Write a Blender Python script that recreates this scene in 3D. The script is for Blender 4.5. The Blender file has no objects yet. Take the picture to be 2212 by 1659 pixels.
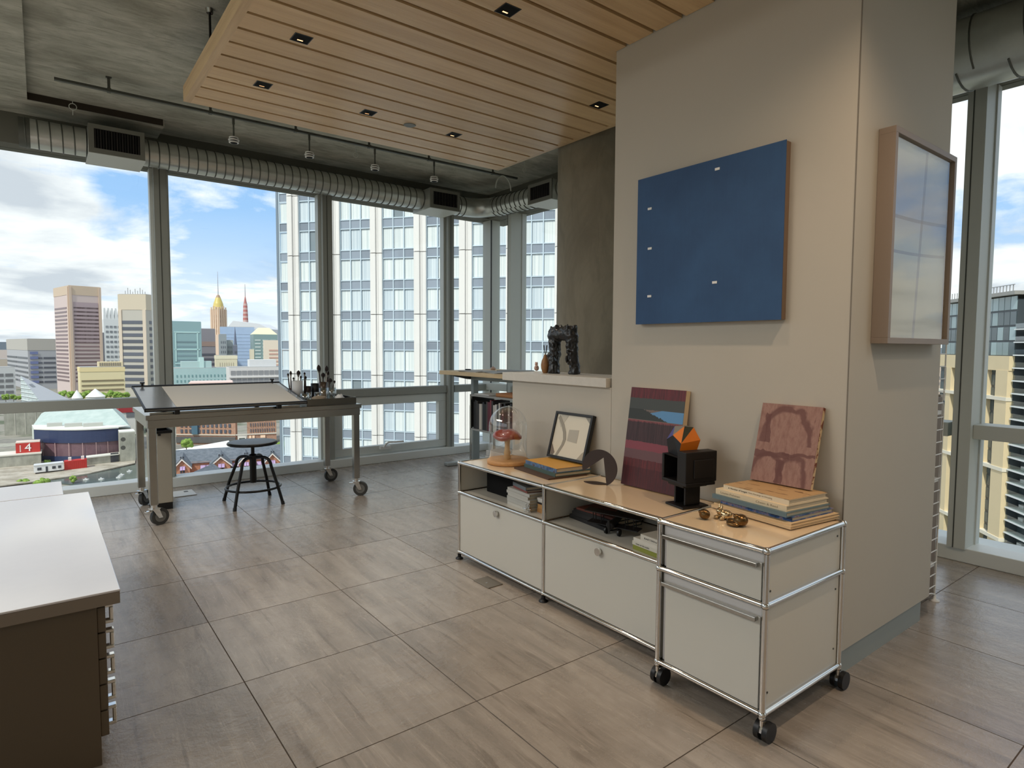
import bpy, bmesh, math, random
from mathutils import Vector, Matrix, noise
rnd = random.Random(7)
PI = math.pi
S = bpy.context.scene
COL = S.collection

# ------------------------------------------------------------------ camera
CH, FPX, YAW, PIT, ROL = 1.207, 1327.755, 0.6536026, -0.0603411, 0.0050870
_c, _s = math.cos(YAW), math.sin(YAW)
FW = Vector((_s*math.cos(PIT), _c*math.cos(PIT), math.sin(PIT)))
_r = Vector((_c, -_s, 0)); _u = _r.cross(FW)
RT = math.cos(ROL)*_r + math.sin(ROL)*_u
UP = -math.sin(ROL)*_r + math.cos(ROL)*_u
cam_d = bpy.data.cameras.new('camera'); cam = bpy.data.objects.new('camera', cam_d); COL.objects.link(cam)
cam.matrix_world = Matrix(((RT.x, UP.x, -FW.x, 0), (RT.y, UP.y, -FW.y, 0), (RT.z, UP.z, -FW.z, CH), (0, 0, 0, 1)))
cam_d.sensor_fit = 'HORIZONTAL'; cam_d.sensor_width = 36; cam_d.lens = 36*FPX/2212
cam_d.clip_start = 0.02; cam_d.clip_end = 9000
S.camera = cam
EYE = Vector((0, 0, CH))
def ray(px, py): return FW + RT*((px-1106)/FPX) - UP*((py-829.5)/FPX)
def onz(px, py, z): d = ray(px, py); return EYE + d*((z-CH)/d.z)
def onx(px, py, x): d = ray(px, py); return EYE + d*(x/d.x)
def ony(px, py, y): d = ray(px, py); return EYE + d*(y/d.y)
def wp(px, py, Z): return EYE + ray(px, py)*Z          # a real point at depth Z (metres) along a sight line

# ------------------------------------------------------------------ exposure, sky, sun
S.view_settings.view_transform = 'Standard'; S.view_settings.look = 'None'
S.view_settings.gamma = 1; S.view_settings.exposure = 0.40
try: S.view_settings.use_curve_mapping = False
except Exception: pass
S.cycles.max_bounces = 10; S.cycles.diffuse_bounces = 5; S.cycles.glossy_bounces = 5
S.cycles.transparent_max_bounces = 16; S.cycles.transmission_bounces = 8
S.cycles.caustics_reflective = False; S.cycles.caustics_refractive = False
S.cycles.sample_clamp_indirect = 6

class NT:                                              # tiny node-graph writer
    def __init__(s, tree): s.t = tree; tree.nodes.clear()
    def n(s, typ, ins=None, **kw):
        nd = s.t.nodes.new(typ)
        for k, v in kw.items(): setattr(nd, k, v)
        for k, v in (ins or {}).items():
            sk = nd.inputs[k]
            if hasattr(v, 'node'): s.t.links.new(v, sk)
            else: sk.default_value = v
        return nd
    def math(s, op, a, b=0.5, c=0.5, clamp=False):
        nd = s.n('ShaderNodeMath', {0: a, 1: b, 2: c}, operation=op); nd.use_clamp = clamp
        return nd.outputs[0]
    def ramp(s, fac, stops, interp='LINEAR'):
        nd = s.n('ShaderNodeValToRGB', {0: fac}); e = nd.color_ramp.elements; nd.color_ramp.interpolation = interp
        while len(e) < len(stops): e.new(1.0)
        for k, (p, c) in enumerate(stops):
            e[k].position = p; e[k].color = c if len(c) == 4 else (*c, 1)
        return nd.outputs[0]
    def mix(s, fac, a, b, typ='MIX'):
        nd = s.n('ShaderNodeMix', data_type='RGBA', blend_type=typ)
        for i, v in ((0, fac), (6, a), (7, b)):
            sk = nd.inputs[i]
            if hasattr(v, 'node'): s.t.links.new(v, sk)
            elif i == 0: sk.default_value = v
            else: sk.default_value = v if len(v) == 4 else (*v, 1)
        return nd.outputs[2]
    def noise(s, vec, scale, detail=3, rough=.5, dist=0.0):
        return s.n('ShaderNodeTexNoise', {'Vector': vec, 'Scale': scale, 'Detail': detail, 'Roughness': rough, 'Distortion': dist}).outputs['Fac']
    def mapv(s, vec, sc=(1, 1, 1), loc=(0, 0, 0), rot=(0, 0, 0)):
        return s.n('ShaderNodeMapping', {'Vector': vec, 'Location': loc, 'Rotation': rot, 'Scale': sc}).outputs[0]

W = bpy.data.worlds.new('sky'); S.world = W; W.use_nodes = True
t = NT(W.node_tree)
g = t.n('ShaderNodeTexCoord').outputs['Generated']
sep = t.n('ShaderNodeSeparateXYZ', {0: g})
zc = t.math('MAXIMUM', sep.outputs['Z'], 0.0)
hz = t.math('ADD', zc, 0.16)
cx_ = t.math('DIVIDE', sep.outputs['X'], hz); cy_ = t.math('DIVIDE', sep.outputs['Y'], hz)
pv = t.n('ShaderNodeCombineXYZ', {0: cx_, 1: cy_, 2: 0.0}).outputs[0]
pv = t.mapv(pv, loc=(1.3, 4.2, 0.6))
n1 = t.noise(pv, 1.15, 8, .56, .25)
n2 = t.noise(t.mapv(pv, loc=(-.10, -.12, .35)), 1.25, 7, .55, .25)
cov = t.ramp(n1, [(.405, (0, 0, 0)), (.51, (1, 1, 1))])
low = t.ramp(sep.outputs['Z'], [(.0, (.85, .85, .85)), (.10, (.35, .35, .35)), (.2, (0, 0, 0))])
cov = t.math('MAXIMUM', cov, t.math('MULTIPLY', low, .9))
blue = t.ramp(zc, [(0, (.62, .76, .92)), (.15, (.36, .58, .90)), (.6, (.13, .32, .72))])
shade = t.ramp(n2, [(.36, (1.0, 1.0, 1.0)), (.50, (.93, .94, .96)), (.66, (.58, .62, .69))])
skyc = t.mix(cov, blue, shade)
below = t.math('LESS_THAN', sep.outputs['Z'], -0.01)
skyc = t.mix(below, skyc, (.45, .47, .47))
bg = t.n('ShaderNodeBackground', {'Color': skyc, 'Strength': .92})
t.n('ShaderNodeOutputWorld', {'Surface': bg.outputs[0]})

FILL_L, FILL_B, FILL_R = 88, 5, 14                     # added fill lights out of view, watts
sd = bpy.data.lights.new('sun', 'SUN'); sd.energy = 2.55; sd.angle = math.radians(3); sd.color = (1, .95, .88)
sun = bpy.data.objects.new('sun', sd); COL.objects.link(sun)
sun_dir = Vector((-.906, -.42, 1.15)).normalized()     # towards the sun: behind the building, left
sun.rotation_euler = sun_dir.to_track_quat('Z', 'Y').to_euler()

# ------------------------------------------------------------------ materials
def rgb(r, g, b):                                      # sRGB 0..255 -> linear
    f = lambda c: (c/255/12.92 if c <= 10 else ((c/255+.055)/1.055)**2.4)
    return (f(r), f(g), f(b))
MATS = {}
def mat(name, col=(.5, .5, .5), rough=.5, metal=0., spec=.5, coat=0., vary=0., scale=8., bump=0., stretch=(1, 1, 1), rndv=0., alpha=None):
    m = bpy.data.materials.new(name); m.use_nodes = True; MATS[name] = m
    t = NT(m.node_tree)
    b = t.n('ShaderNodeBsdfPrincipled', {'Roughness': rough, 'Metallic': metal, 'Specular IOR Level': spec, 'Coat Weight': coat, 'Coat Roughness': .06})
    tc = t.n('ShaderNodeTexCoord').outputs['Object']
    c = (*col, 1)
    if vary or bump:
        nz = t.noise(t.mapv(tc, stretch), scale, 5, .6)
        if vary:
            c = t.mix(nz, tuple(max(0, x*(1-vary)) for x in col), tuple(min(1, x*(1+vary)) for x in col))
        if bump:
            bp = t.n('ShaderNodeBump', {'Height': nz, 'Strength': bump, 'Distance': .02})
            t.t.links.new(bp.outputs[0], b.inputs['Normal'])
    if rndv:
        rn = t.n('ShaderNodeObjectInfo').outputs['Random']
        f = t.math('MULTIPLY_ADD', rn, 2*rndv, 1-rndv)
        cc = t.n('ShaderNodeCombineXYZ', {0: f, 1: f, 2: f}).outputs[0]
        c = t.mix(1.0, c, cc, 'MULTIPLY')
    if hasattr(c, 'node'): t.t.links.new(c, b.inputs['Base Color'])
    else: b.inputs['Base Color'].default_value = c
    t.n('ShaderNodeOutputMaterial', {'Surface': b.outputs[0]})
    m.diffuse_color = (*col, 1)
    return m
def custom(name, fn, rough=.6, spec=.4, coat=0., metal=0.):
    """fn(t, coords) -> colour socket (or (colour, height)); coords: dict of Object/Generated/World outputs"""
    m = bpy.data.materials.new(name); m.use_nodes = True; MATS[name] = m
    t = NT(m.node_tree); tc = t.n('ShaderNodeTexCoord')
    b = t.n('ShaderNodeBsdfPrincipled', {'Roughness': rough, 'Specular IOR Level': spec, 'Coat Weight': coat, 'Metallic': metal})
    co = dict(o=tc.outputs['Object'], g=tc.outputs['Generated'], w=t.n('ShaderNodeNewGeometry').outputs['Position'], r=t.n('ShaderNodeObjectInfo').outputs['Random'])
    r = fn(t, co)
    rr = None
    if isinstance(r, tuple):
        if len(r) == 3: rr = r[2]
        c, h = r[0], r[1]
        if h is not None:
            bp = t.n('ShaderNodeBump', {'Height': h, 'Strength': .35, 'Distance': .01}); t.t.links.new(bp.outputs[0], b.inputs['Normal'])
    else: c = r
    if rr is not None: t.t.links.new(rr, b.inputs['Roughness'])
    t.t.links.new(c, b.inputs['Base Color'])
    t.n('ShaderNodeOutputMaterial', {'Surface': b.outputs[0]})
    return m
def glassy(name, tint=(.93, .97, .95), ior=1.5, extra=0.0):
    m = bpy.data.materials.new(name); m.use_nodes = True; MATS[name] = m
    t = NT(m.node_tree)
    fr = t.n('ShaderNodeFresnel', {'IOR': ior}).outputs[0]
    bk = t.n('ShaderNodeNewGeometry').outputs['Backfacing']
    fr = t.math('MULTIPLY', fr, t.math('SUBTRACT', 1.0, bk))
    if extra: fr = t.math('ADD', fr, extra, clamp=True)
    tr = t.n('ShaderNodeBsdfTransparent', {'Color': (*tint, 1)})
    gl = t.n('ShaderNodeBsdfGlossy', {'Roughness': 0.0, 'Color': (1, 1, 1, 1)})
    mx = t.n('ShaderNodeMixShader', {0: fr, 1: tr.outputs[0], 2: gl.outputs[0]})
    t.n('ShaderNodeOutputMaterial', {'Surface': mx.outputs[0]})
    return m
def emis(name, col, st):
    m = bpy.data.materials.new(name); m.use_nodes = True; MATS[name] = m
    t = NT(m.node_tree)
    e = t.n('ShaderNodeEmission', {'Color': (*col, 1), 'Strength': st})
    t.n('ShaderNodeOutputMaterial', {'Surface': e.outputs[0]})
    return m

def _tile(t, c):
    off = t.n('ShaderNodeCombineXYZ', {0: t.math('MULTIPLY', c['r'], 37.0), 1: t.math('MULTIPLY', c['r'], 91.0), 2: 0.0}).outputs[0]
    v = t.n('ShaderNodeVectorMath', {0: c['w'], 1: off}, operation='ADD').outputs[0]
    a = t.noise(t.mapv(v, (5.5, .8, 1)), 2.2, 6, .62, .5)
    b = t.noise(v, 9, 6, .7)
    d = t.noise(t.mapv(v, (14, .55, 1)), 2.0, 3, .5, .35)
    col = t.ramp(a, [(.28, rgb(134, 125, 115)), (.5, rgb(157, 147, 136)), (.72, rgb(175, 165, 153))])
    col = t.mix(t.math('MULTIPLY', t.math('SUBTRACT', b, .35), .7), col, rgb(104, 94, 84))
    ln = t.ramp(d, [(.495, (0, 0, 0)), (.505, (1, 1, 1)), (.515, (0, 0, 0))])
    col = t.mix(t.math('MULTIPLY', ln, .35), col, rgb(196, 184, 168))
    dk = t.ramp(t.noise(t.mapv(v, (12, .8, 1), (3, 7, 0)), 2.1, 4, .55, .4), [(.60, (0, 0, 0)), (.66, (1, 1, 1))])
    col = t.mix(t.math('MULTIPLY', dk, .38), col, rgb(92, 80, 70))
    f = t.math('MULTIPLY_ADD', c['r'], .14, .93)
    col = t.mix(1.0, col, t.n('ShaderNodeCombineXYZ', {0: f, 1: f, 2: f}).outputs[0], 'MULTIPLY')
    return col, b, t.math('MULTIPLY_ADD', b, .2, .16)
custom('floor_tile', _tile, .32, .9)
mat('grout', rgb(92, 80, 70), .9, vary=.2)
def _conc(dark, mid, light, sc):
    def fn(t, c):
        a = t.noise(t.mapv(c['w'], (1, 2.2, 1)), sc, 7, .65, .6)
        b = t.noise(c['w'], sc*5, 5, .7)
        s2 = t.noise(t.mapv(c['w'], (2.0, 9, 2)), sc*1.3, 4, .6, .8)
        col = t.ramp(a, [(.3, dark), (.52, mid), (.7, light)])
        col = t.mix(t.math('MULTIPLY', t.ramp(s2, [(.50, (0, 0, 0)), (.64, (1, 1, 1))]), .55), col, dark)
        col = t.mix(t.math('MULTIPLY', b, .35), col, mid)
        return col, b
    return fn
custom('ceiling_concrete', _conc(rgb(130, 130, 118), rgb(176, 176, 164), rgb(204, 204, 192), 2.6), .85, .2)
custom('column_concrete', _conc(rgb(112, 106, 92), rgb(138, 132, 116), rgb(158, 151, 135), 1.1), .7, .3)
def _wood(c0, c1, ax):
    def fn(t, c):
        off = t.math('MULTIPLY', c['r'], 53.0)
        ov = t.n('ShaderNodeCombineXYZ', {0: off, 1: off, 2: off}).outputs[0]
        v = t.n('ShaderNodeVectorMath', {0: c['o'], 1: ov}, operation='ADD').outputs[0]
        sc = [14, 14, 14]; sc[ax] = .7
        a = t.noise(t.mapv(v, tuple(sc)), 1.6, 6, .65, .3)
        sc2 = [60, 60, 60]; sc2[ax] = 2
        b = t.noise(t.mapv(v, tuple(sc2)), 3.0, 3, .6)
        col = t.ramp(a, [(.3, c0), (.7, c1)])
        col = t.mix(t.math('MULTIPLY', b, .3), col, c0)
        f = t.math('MULTIPLY_ADD', c['r'], .16, .92)
        return t.mix(1.0, col, t.n('ShaderNodeCombineXYZ', {0: f, 1: f, 2: f}).outputs[0], 'MULTIPLY'), b
    return fn
custom('ceiling_wood', _wood(rgb(206, 172, 128), rgb(232, 204, 160), 0), .34, .4)
custom('trim_wood', _wood(rgb(196, 164, 122), rgb(226, 198, 156), 1), .42, .4)
custom('desk_wood', _wood(rgb(205, 175, 130), rgb(232, 208, 168), 1), .5, .4)
custom('base_wood', _wood(rgb(176, 128, 80), rgb(206, 160, 108), 1), .5, .4)
mat('gap_dark', rgb(22, 10, 6), .95, spec=.05)
mat('wall_paint', rgb(188, 182, 170), .75, spec=.25, vary=.025, scale=3, bump=.02)
mat('wall_white', rgb(214, 208, 196), .8, spec=.2)
mat('toe_kick', rgb(150, 158, 156), .5)
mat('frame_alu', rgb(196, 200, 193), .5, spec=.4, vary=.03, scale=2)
mat('frame_alu_shaded', rgb(150, 153, 146), .5, spec=.4, vary=.03, scale=2)  # same aluminium as the right facade, backlit shade put into the colour
mat('frame_light', rgb(205, 210, 206), .45)
mat('sill_white', rgb(220, 224, 220), .4)
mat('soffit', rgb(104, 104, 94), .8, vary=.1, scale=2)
glassy('window_glass', (.96, .985, .975), 1.45)
mat('galvanized', rgb(200, 203, 198), .30, .75, vary=.14, scale=14)
mat('duct_seam', rgb(96, 98, 92), .5, .7)
mat('register_grey', rgb(120, 120, 112), .5, .3)
mat('black_grille', rgb(14, 13, 12), .6)
mat('black', rgb(14, 13, 13), .45)
mat('black_matte', rgb(10, 10, 10), .8, spec=.2)
mat('black_metal', rgb(24, 23, 22), .35, .4)
mat('chrome', rgb(225, 222, 216), .07, 1.)
mat('chrome_soft', rgb(190, 188, 182), .22, 1.)
mat('steel_dark', rgb(120, 116, 108), .25, 1.)
mat('steel', rgb(172, 170, 164), .22, 1., vary=.08, scale=5, stretch=(1, 30, 30))
mat('usm_panel', rgb(208, 204, 192), .28, spec=.5, coat=.25)
mat('usm_top_lit', rgb(226, 202, 168), .16, spec=.6, coat=.5)  # same finish as the other panels, warm ceiling reflection put into the colour
mat('ledge_stone', rgb(205, 200, 190), .4, vary=.1, scale=25)
mat('counter_stone', rgb(214, 207, 204), .08, spec=1., coat=1., vary=.02, scale=30)
mat('cab_taupe', rgb(88, 74, 56), .5)
mat('cab_white', rgb(212, 206, 200), .35)
mat('rubber', rgb(58, 58, 56), .6)
mat('plate_grey', rgb(140, 132, 120), .35, .6)
mat('white_plastic', rgb(226, 226, 222), .4)
mat('paper_white', rgb(222, 216, 206), .8)
mat('paper_cream', rgb(214, 200, 176), .8)
mat('page_edge', rgb(200, 186, 160), .85, vary=.12, scale=60, stretch=(.2, .2, 8))
mat('board_grey', rgb(112, 112, 110), .22, coat=.3)
mat('canvas_side', rgb(206, 184, 150), .8)
mat('canvas_blue_side', rgb(120, 100, 82), .8)
mat('art_frame_wood', rgb(142, 128, 116), .5)
mat('bronze', rgb(110, 84, 52), .26, .9, vary=.3, scale=18)
mat('bronze_pale', rgb(196, 170, 130), .2, .95, vary=.15, scale=18)
mat('mushroom_red', rgb(150, 52, 34), .3, coat=.4, vary=.2, scale=12)
mat('mushroom_stem', rgb(196, 160, 112), .5, vary=.2, scale=14)
mat('iron_black', rgb(20, 17, 16), .5, spec=.4)
mat('disc_brown', rgb(50, 36, 30), .5)
mat('sculpt_black', rgb(12, 12, 13), .28, spec=.7, bump=.3, scale=30)
glassy('cloche_glass', (.985, .99, .99), 2.1)
glassy('jar_glass', (.90, .93, .93), 1.7, .12)
def M(x): return MATS[x] if isinstance(x, str) else x
_flat = {}
def flat(r, g, b, rough=.6, **k):
    key = (r, g, b, rough, tuple(sorted(k.items())))
    if key not in _flat: _flat[key] = mat('paint_%d_%d_%d' % (r, g, b), rgb(r, g, b), rough, **k)
    return _flat[key]

# ------------------------------------------------------------------ mesh builder and scene helpers
class MB:
    def __init__(s, T=None): s.v = []; s.f = []; s.sm = []; s.mi = []; s.T = T; s.cur = 0
    def _p(s, p):
        p = Vector(p); return s.T @ p if s.T is not None else p
    def add(s, vs, fs, smooth=False):
        o = len(s.v); s.v += [s._p(p) for p in vs]
        for f in fs: s.f.append([i+o for i in f]); s.sm.append(smooth); s.mi.append(s.cur)
        return s
    def box(s, x0, y0, z0, x1, y1, z1):
        return s.add([(x0, y0, z0), (x1, y0, z0), (x1, y1, z0), (x0, y1, z0), (x0, y0, z1), (x1, y0, z1), (x1, y1, z1), (x0, y1, z1)],
                     [(3, 2, 1, 0), (4, 5, 6, 7), (0, 1, 5, 4), (1, 2, 6, 5), (2, 3, 7, 6), (3, 0, 4, 7)])
    def obox(s, p, a, b, c):                           # corner p, three edge vectors
        p, a, b, c = map(Vector, (p, a, b, c))
        if a.cross(b).dot(c) < 0: a, b = b, a
        return s.add([p, p+a, p+a+b, p+b, p+c, p+a+c, p+a+b+c, p+b+c],
                     [(3, 2, 1, 0), (4, 5, 6, 7), (0, 1, 5, 4), (1, 2, 6, 5), (2, 3, 7, 6), (3, 0, 4, 7)])
    def cyl(s, p0, p1, r0, r1=None, n=16, caps=True):
        p0, p1 = Vector(p0), Vector(p1); r1 = r0 if r1 is None else r1
        d = (p1-p0).normalized(); a = d.orthogonal().normalized(); b = d.cross(a)
        vs = []
        for p, r in ((p0, r0), (p1, r1)):
            for k in range(n):
                t = 2*PI*k/n; vs.append(p+a*(r*math.cos(t))+b*(r*math.sin(t)))
        s.add(vs, [(k, (k+1) % n, n+(k+1) % n, n+k) for k in range(n)], True)
        if caps: s.add(vs, [tuple(range(n-1, -1, -1)), tuple(range(n, 2*n))])
        return s
    def tube(s, pts, r, n=10, closed=False):
        pts = [Vector(p) for p in pts]; N = len(pts); vs = []
        a = None
        for i, p in enumerate(pts):
            if closed: d = pts[(i+1) % N]-pts[i-1]
            else: d = pts[min(i+1, N-1)]-pts[max(i-1, 0)]
            d.normalize()
            a = d.orthogonal() if a is None else a-d*a.dot(d)
            a.normalize(); b = d.cross(a)
            rr = r[i] if isinstance(r, (list, tuple)) else r
            vs += [p+a*(rr*math.cos(2*PI*k/n))+b*(rr*math.sin(2*PI*k/n)) for k in range(n)]
        fs = []
        for i in range(N if closed else N-1):
            j = (i+1) % N
            fs += [(i*n+k, i*n+(k+1) % n, j*n+(k+1) % n, j*n+k) for k in range(n)]
        s.add(vs, fs, True)
        if not closed: s.add(vs, [tuple(range(n-1, -1, -1)), tuple(range((N-1)*n, N*n))])
        return s
    def lathe(s, prof, c, n=24, smooth=True):          # profile (r, z) from bottom to top
        c = Vector(c); vs = []
        for r, z in prof:
            vs += [c+Vector((max(r, 1e-5)*math.cos(2*PI*k/n), max(r, 1e-5)*math.sin(2*PI*k/n), z)) for k in range(n)]
        fs = []
        for i in range(len(prof)-1):
            fs += [(i*n+k, i*n+(k+1) % n, (i+1)*n+(k+1) % n, (i+1)*n+k) for k in range(n)]
        s.add(vs, fs, smooth)
        s.add(vs, [tuple(range(n-1, -1, -1)), tuple(range((len(prof)-1)*n, len(prof)*n))])
        return s
    def ball(s, c, r, nu=14, nv=9, jit=0.0, sd=0):
        c = Vector(c); r = Vector(r) if hasattr(r, '__len__') else Vector((r, r, r))
        vs = [c+Vector((0, 0, -r.z))]; rr = random.Random(sd)
        for i in range(1, nv):
            for k in range(nu):
                ph = -PI/2+PI*i/nv; th = 2*PI*k/nu; j = 1+rr.uniform(-jit, jit)
                vs.append(c+Vector((r.x*math.cos(ph)*math.cos(th)*j, r.y*math.cos(ph)*math.sin(th)*j, r.z*math.sin(ph)*j)))
        vs.append(c+Vector((0, 0, r.z))); L = len(vs)-1
        fs = [(0, 1+(k+1) % nu, 1+k) for k in range(nu)]
        for i in range(nv-2):
            fs += [(1+i*nu+k, 1+i*nu+(k+1) % nu, 1+(i+1)*nu+(k+1) % nu, 1+(i+1)*nu+k) for k in range(nu)]
        o = 1+(nv-2)*nu
        fs += [(o+k, o+(k+1) % nu, L) for k in range(nu)]
        return s.add(vs, fs, True)
    def prism(s, poly, ext):                           # planar polygon (3D points) extruded by ext
        poly = [Vector(p) for p in poly]; ext = Vector(ext); n = len(poly)
        nn = Vector((0, 0, 0))
        for i in range(n): nn += poly[i].cross(poly[(i+1) % n])
        if nn.dot(ext) < 0: poly.reverse()
        vs = poly+[p+ext for p in poly]
        return s.add(vs, [tuple(range(n-1, -1, -1)), tuple(range(n, 2*n))]+[(i, (i+1) % n, n+(i+1) % n, n+i) for i in range(n)])
    def mesh(s, name, mats, off):
        me = bpy.data.meshes.new(name)
        me.from_pydata([p-off for p in s.v], [], s.f)
        for m in (mats if isinstance(mats, (list, tuple)) else [mats]): me.materials.append(M(m))
        me.polygons.foreach_set('use_smooth', s.sm); me.polygons.foreach_set('material_index', s.mi)
        me.update(); return me
WL = {}
def wloc(o): return WL.get(o.name, Vector((0, 0, 0))) if o else Vector((0, 0, 0))
def link(name, data, parent=None, loc=None):
    o = bpy.data.objects.new(name, data); COL.objects.link(o)
    if parent:
        o.parent = parent; WL[o.name] = wloc(parent).copy()
        if loc is not None: o.location = loc
    else:
        WL[o.name] = Vector(loc) if loc is not None else Vector((0, 0, 0)); o.location = WL[o.name]
    return o
def tag(o, label=None, cat=None, group=None, kind=None):
    for k, v in (('label', label), ('category', cat), ('group', group), ('kind', kind)):
        if v: o[k] = v
    return o
def thing(name, label, cat, loc, group=None):
    return tag(link(name, None, None, loc), label, cat, group)
def obj(name, mb, m, parent=None, bevel=0, base=None):
    off = wloc(parent) if parent else Vector(base or (0, 0, 0))
    o = link(name, mb.mesh(name, m, off), parent, None if parent else off)
    if bevel:
        md = o.modifiers.new('bevel', 'BEVEL'); md.width = bevel; md.segments = 2; md.limit_method = 'ANGLE'
    return o
def solo(name, label, cat, mb, m, base, group=None, bevel=0):
    return tag(obj(name, mb, m, None, bevel, base), label, cat, group)
def struct(name, mb, m, parent=None, bevel=0, base=None):
    o = obj(name, mb, m, parent, bevel, base)
    if not parent: o['kind'] = 'structure'
    return o
def dupe(o, parent, off):                              # a copy of one part, sharing its mesh
    c = o.copy(); COL.objects.link(c); c.parent = parent; c.location = Vector(o.location)+Vector(off); WL[c.name] = wloc(parent).copy()
    return c
def copy_tree(src, loc, rotz=None, label=None):
    r = src.copy(); COL.objects.link(r); r.location = loc; WL[r.name] = Vector(loc)
    if rotz is not None: r.rotation_euler = (0, 0, rotz)
    if label: r['label'] = label
    for ch in list(src.children):
        c = ch.copy(); COL.objects.link(c); c.parent = r
        for g in list(ch.children):
            d = g.copy(); COL.objects.link(d); d.parent = c
    return r
def text_mesh(txt, size, depth=.0005):
    cu = bpy.data.curves.new('txt', 'FONT'); cu.body = txt; cu.size = size; cu.extrude = depth; cu.align_x = 'LEFT'
    o = bpy.data.objects.new('txt', cu); COL.objects.link(o)
    dg = bpy.context.evaluated_depsgraph_get(); me = bpy.data.meshes.new_from_object(o.evaluated_get(dg))
    bpy.data.objects.remove(o); bpy.data.curves.remove(cu); return me
def lettering(name, txt, size, m, parent, origin, xdir, ydir, depth=.0005, fit=None):
    """flat letters: x runs along xdir, up along ydir, parented to a thing"""
    me = text_mesh(txt, size, depth); me.materials.clear(); me.materials.append(M(m))
    X = Vector(xdir).normalized(); Y = Vector(ydir).normalized(); Z = X.cross(Y)
    if fit:
        w = max(v.co.x for v in me.vertices)-min(v.co.x for v in me.vertices); k = fit/w
    else: k = 1
    off = Vector(origin)-wloc(parent)
    for v in me.vertices: v.co = off + X*(v.co.x*k) + Y*v.co.y + Z*v.co.z
    return link(name, me, parent)
# ================================================================== room shell
XL, YB, YW, XF, ZC = -3.6, -3.0, 5.83, 4.11, 2.93       # left wall, back wall, window wall, right facade, slab
fl = struct('floor', MB().box(XL-.2, YB-.2, -.25, XF+.3, YW+.35, -.003), 'grout')
GX, GY, TP = .542, 2.28, .6
full = MB().box(0, 0, -.0035, TP-.004, TP-.004, 0).mesh('tile', 'floor_tile', Vector((0, 0, 0)))
i0 = math.floor((XL-GX)/TP); i1 = math.ceil((XF-GX)/TP); j0 = math.floor((YB-GY)/TP); j1 = math.ceil((YW-GY)/TP)
for i in range(i0, i1):
    for j in range(j0, j1):
        x0, y0 = GX+i*TP+.002, GY+j*TP+.002
        x1, y1 = min(x0+TP-.004, XF), min(y0+TP-.004, YW)
        cx0, cy0 = max(x0, XL), max(y0, YB)
        if x1-cx0 < .02 or y1-cy0 < .02: continue
        if x1-cx0 > TP-.006 and y1-cy0 > TP-.006: link('tile', full, fl, (x0, y0, 0))
        else: link('tile', MB().box(0, 0, -.0035, x1-cx0, y1-cy0, 0).mesh('tile', 'floor_tile', Vector((0, 0, 0))), fl, (cx0, cy0, 0))
ce = struct('ceiling', MB().box(XL-.2, YB-.2, ZC, XF+.5, YW+.4, ZC+.3), 'ceiling_concrete')
struct('dropped_slab', MB().box(XL, 5.46, ZC-.045, .81, YW, ZC+.01), 'ceiling_concrete', ce)
struct('dropped_slab', MB().box(XL, YB, ZC-.045, -.018, 5.46, ZC+.01), 'ceiling_concrete', ce)
struct('step_face', MB().box(-.018, 5.452, ZC-.046, .80, 5.462, ZC+.004), flat(44, 36, 26, .9), ce)  # thin dark strip on the step of the dropped slab
struct('wall_back', MB().box(XL-.2, YB-.2, 0, XF+.3, YB, ZC), 'wall_white')
# unseen left side, glazing added to let more daylight in
struct('wall_left', MB().box(XL-.2, YB, 2.70, XL, YW+.3, ZC).box(XL-.2, YB, 0, XL, YW+.3, .08), 'wall_white')
wl = thing('window_20', None, None, (XL-.1, 1.4, .08)); wl['kind'] = 'structure'
for k in range(7):
    y = YB+k*1.45
    struct('mullion', MB().box(XL-.16, y, .08, XL-.04, y+.09, 2.70), 'frame_alu', wl)
    struct('pane', MB().box(XL-.11, y+.09, .08, XL-.10, min(y+1.45, YW+.2), 2.70), 'window_glass', wl)
struct('wall_window_header', MB().box(XL, YW, 2.665, XF+.4, YW+.25, ZC), 'soffit')
struct('wall_facade_header', MB().box(XF, YB, 2.665, XF+.25, YW, ZC), 'soffit')
# core block with the painting, the low wall beside it
core = struct('wall_core', MB().box(2.262, 1.0, .10, 3.13, 2.133, ZC), 'wall_paint')
struct('panel_joint', MB().box(2.2605, .9985, .10, 2.2635, 1.002, ZC), flat(120, 112, 100), core)
struct('baseboard_core', MB().box(2.29, 1.012, 0, 3.07, 2.12, .10), 'toe_kick')
struct('wall_low', MB().box(2.262, 2.135, 0, 2.46, 2.947, 1.005), 'wall_paint')
struct('trim_1', MB().box(2.238, 2.15, 1.005, 2.56, 3.02, 1.052), 'ledge_stone', bevel=.002)
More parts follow.
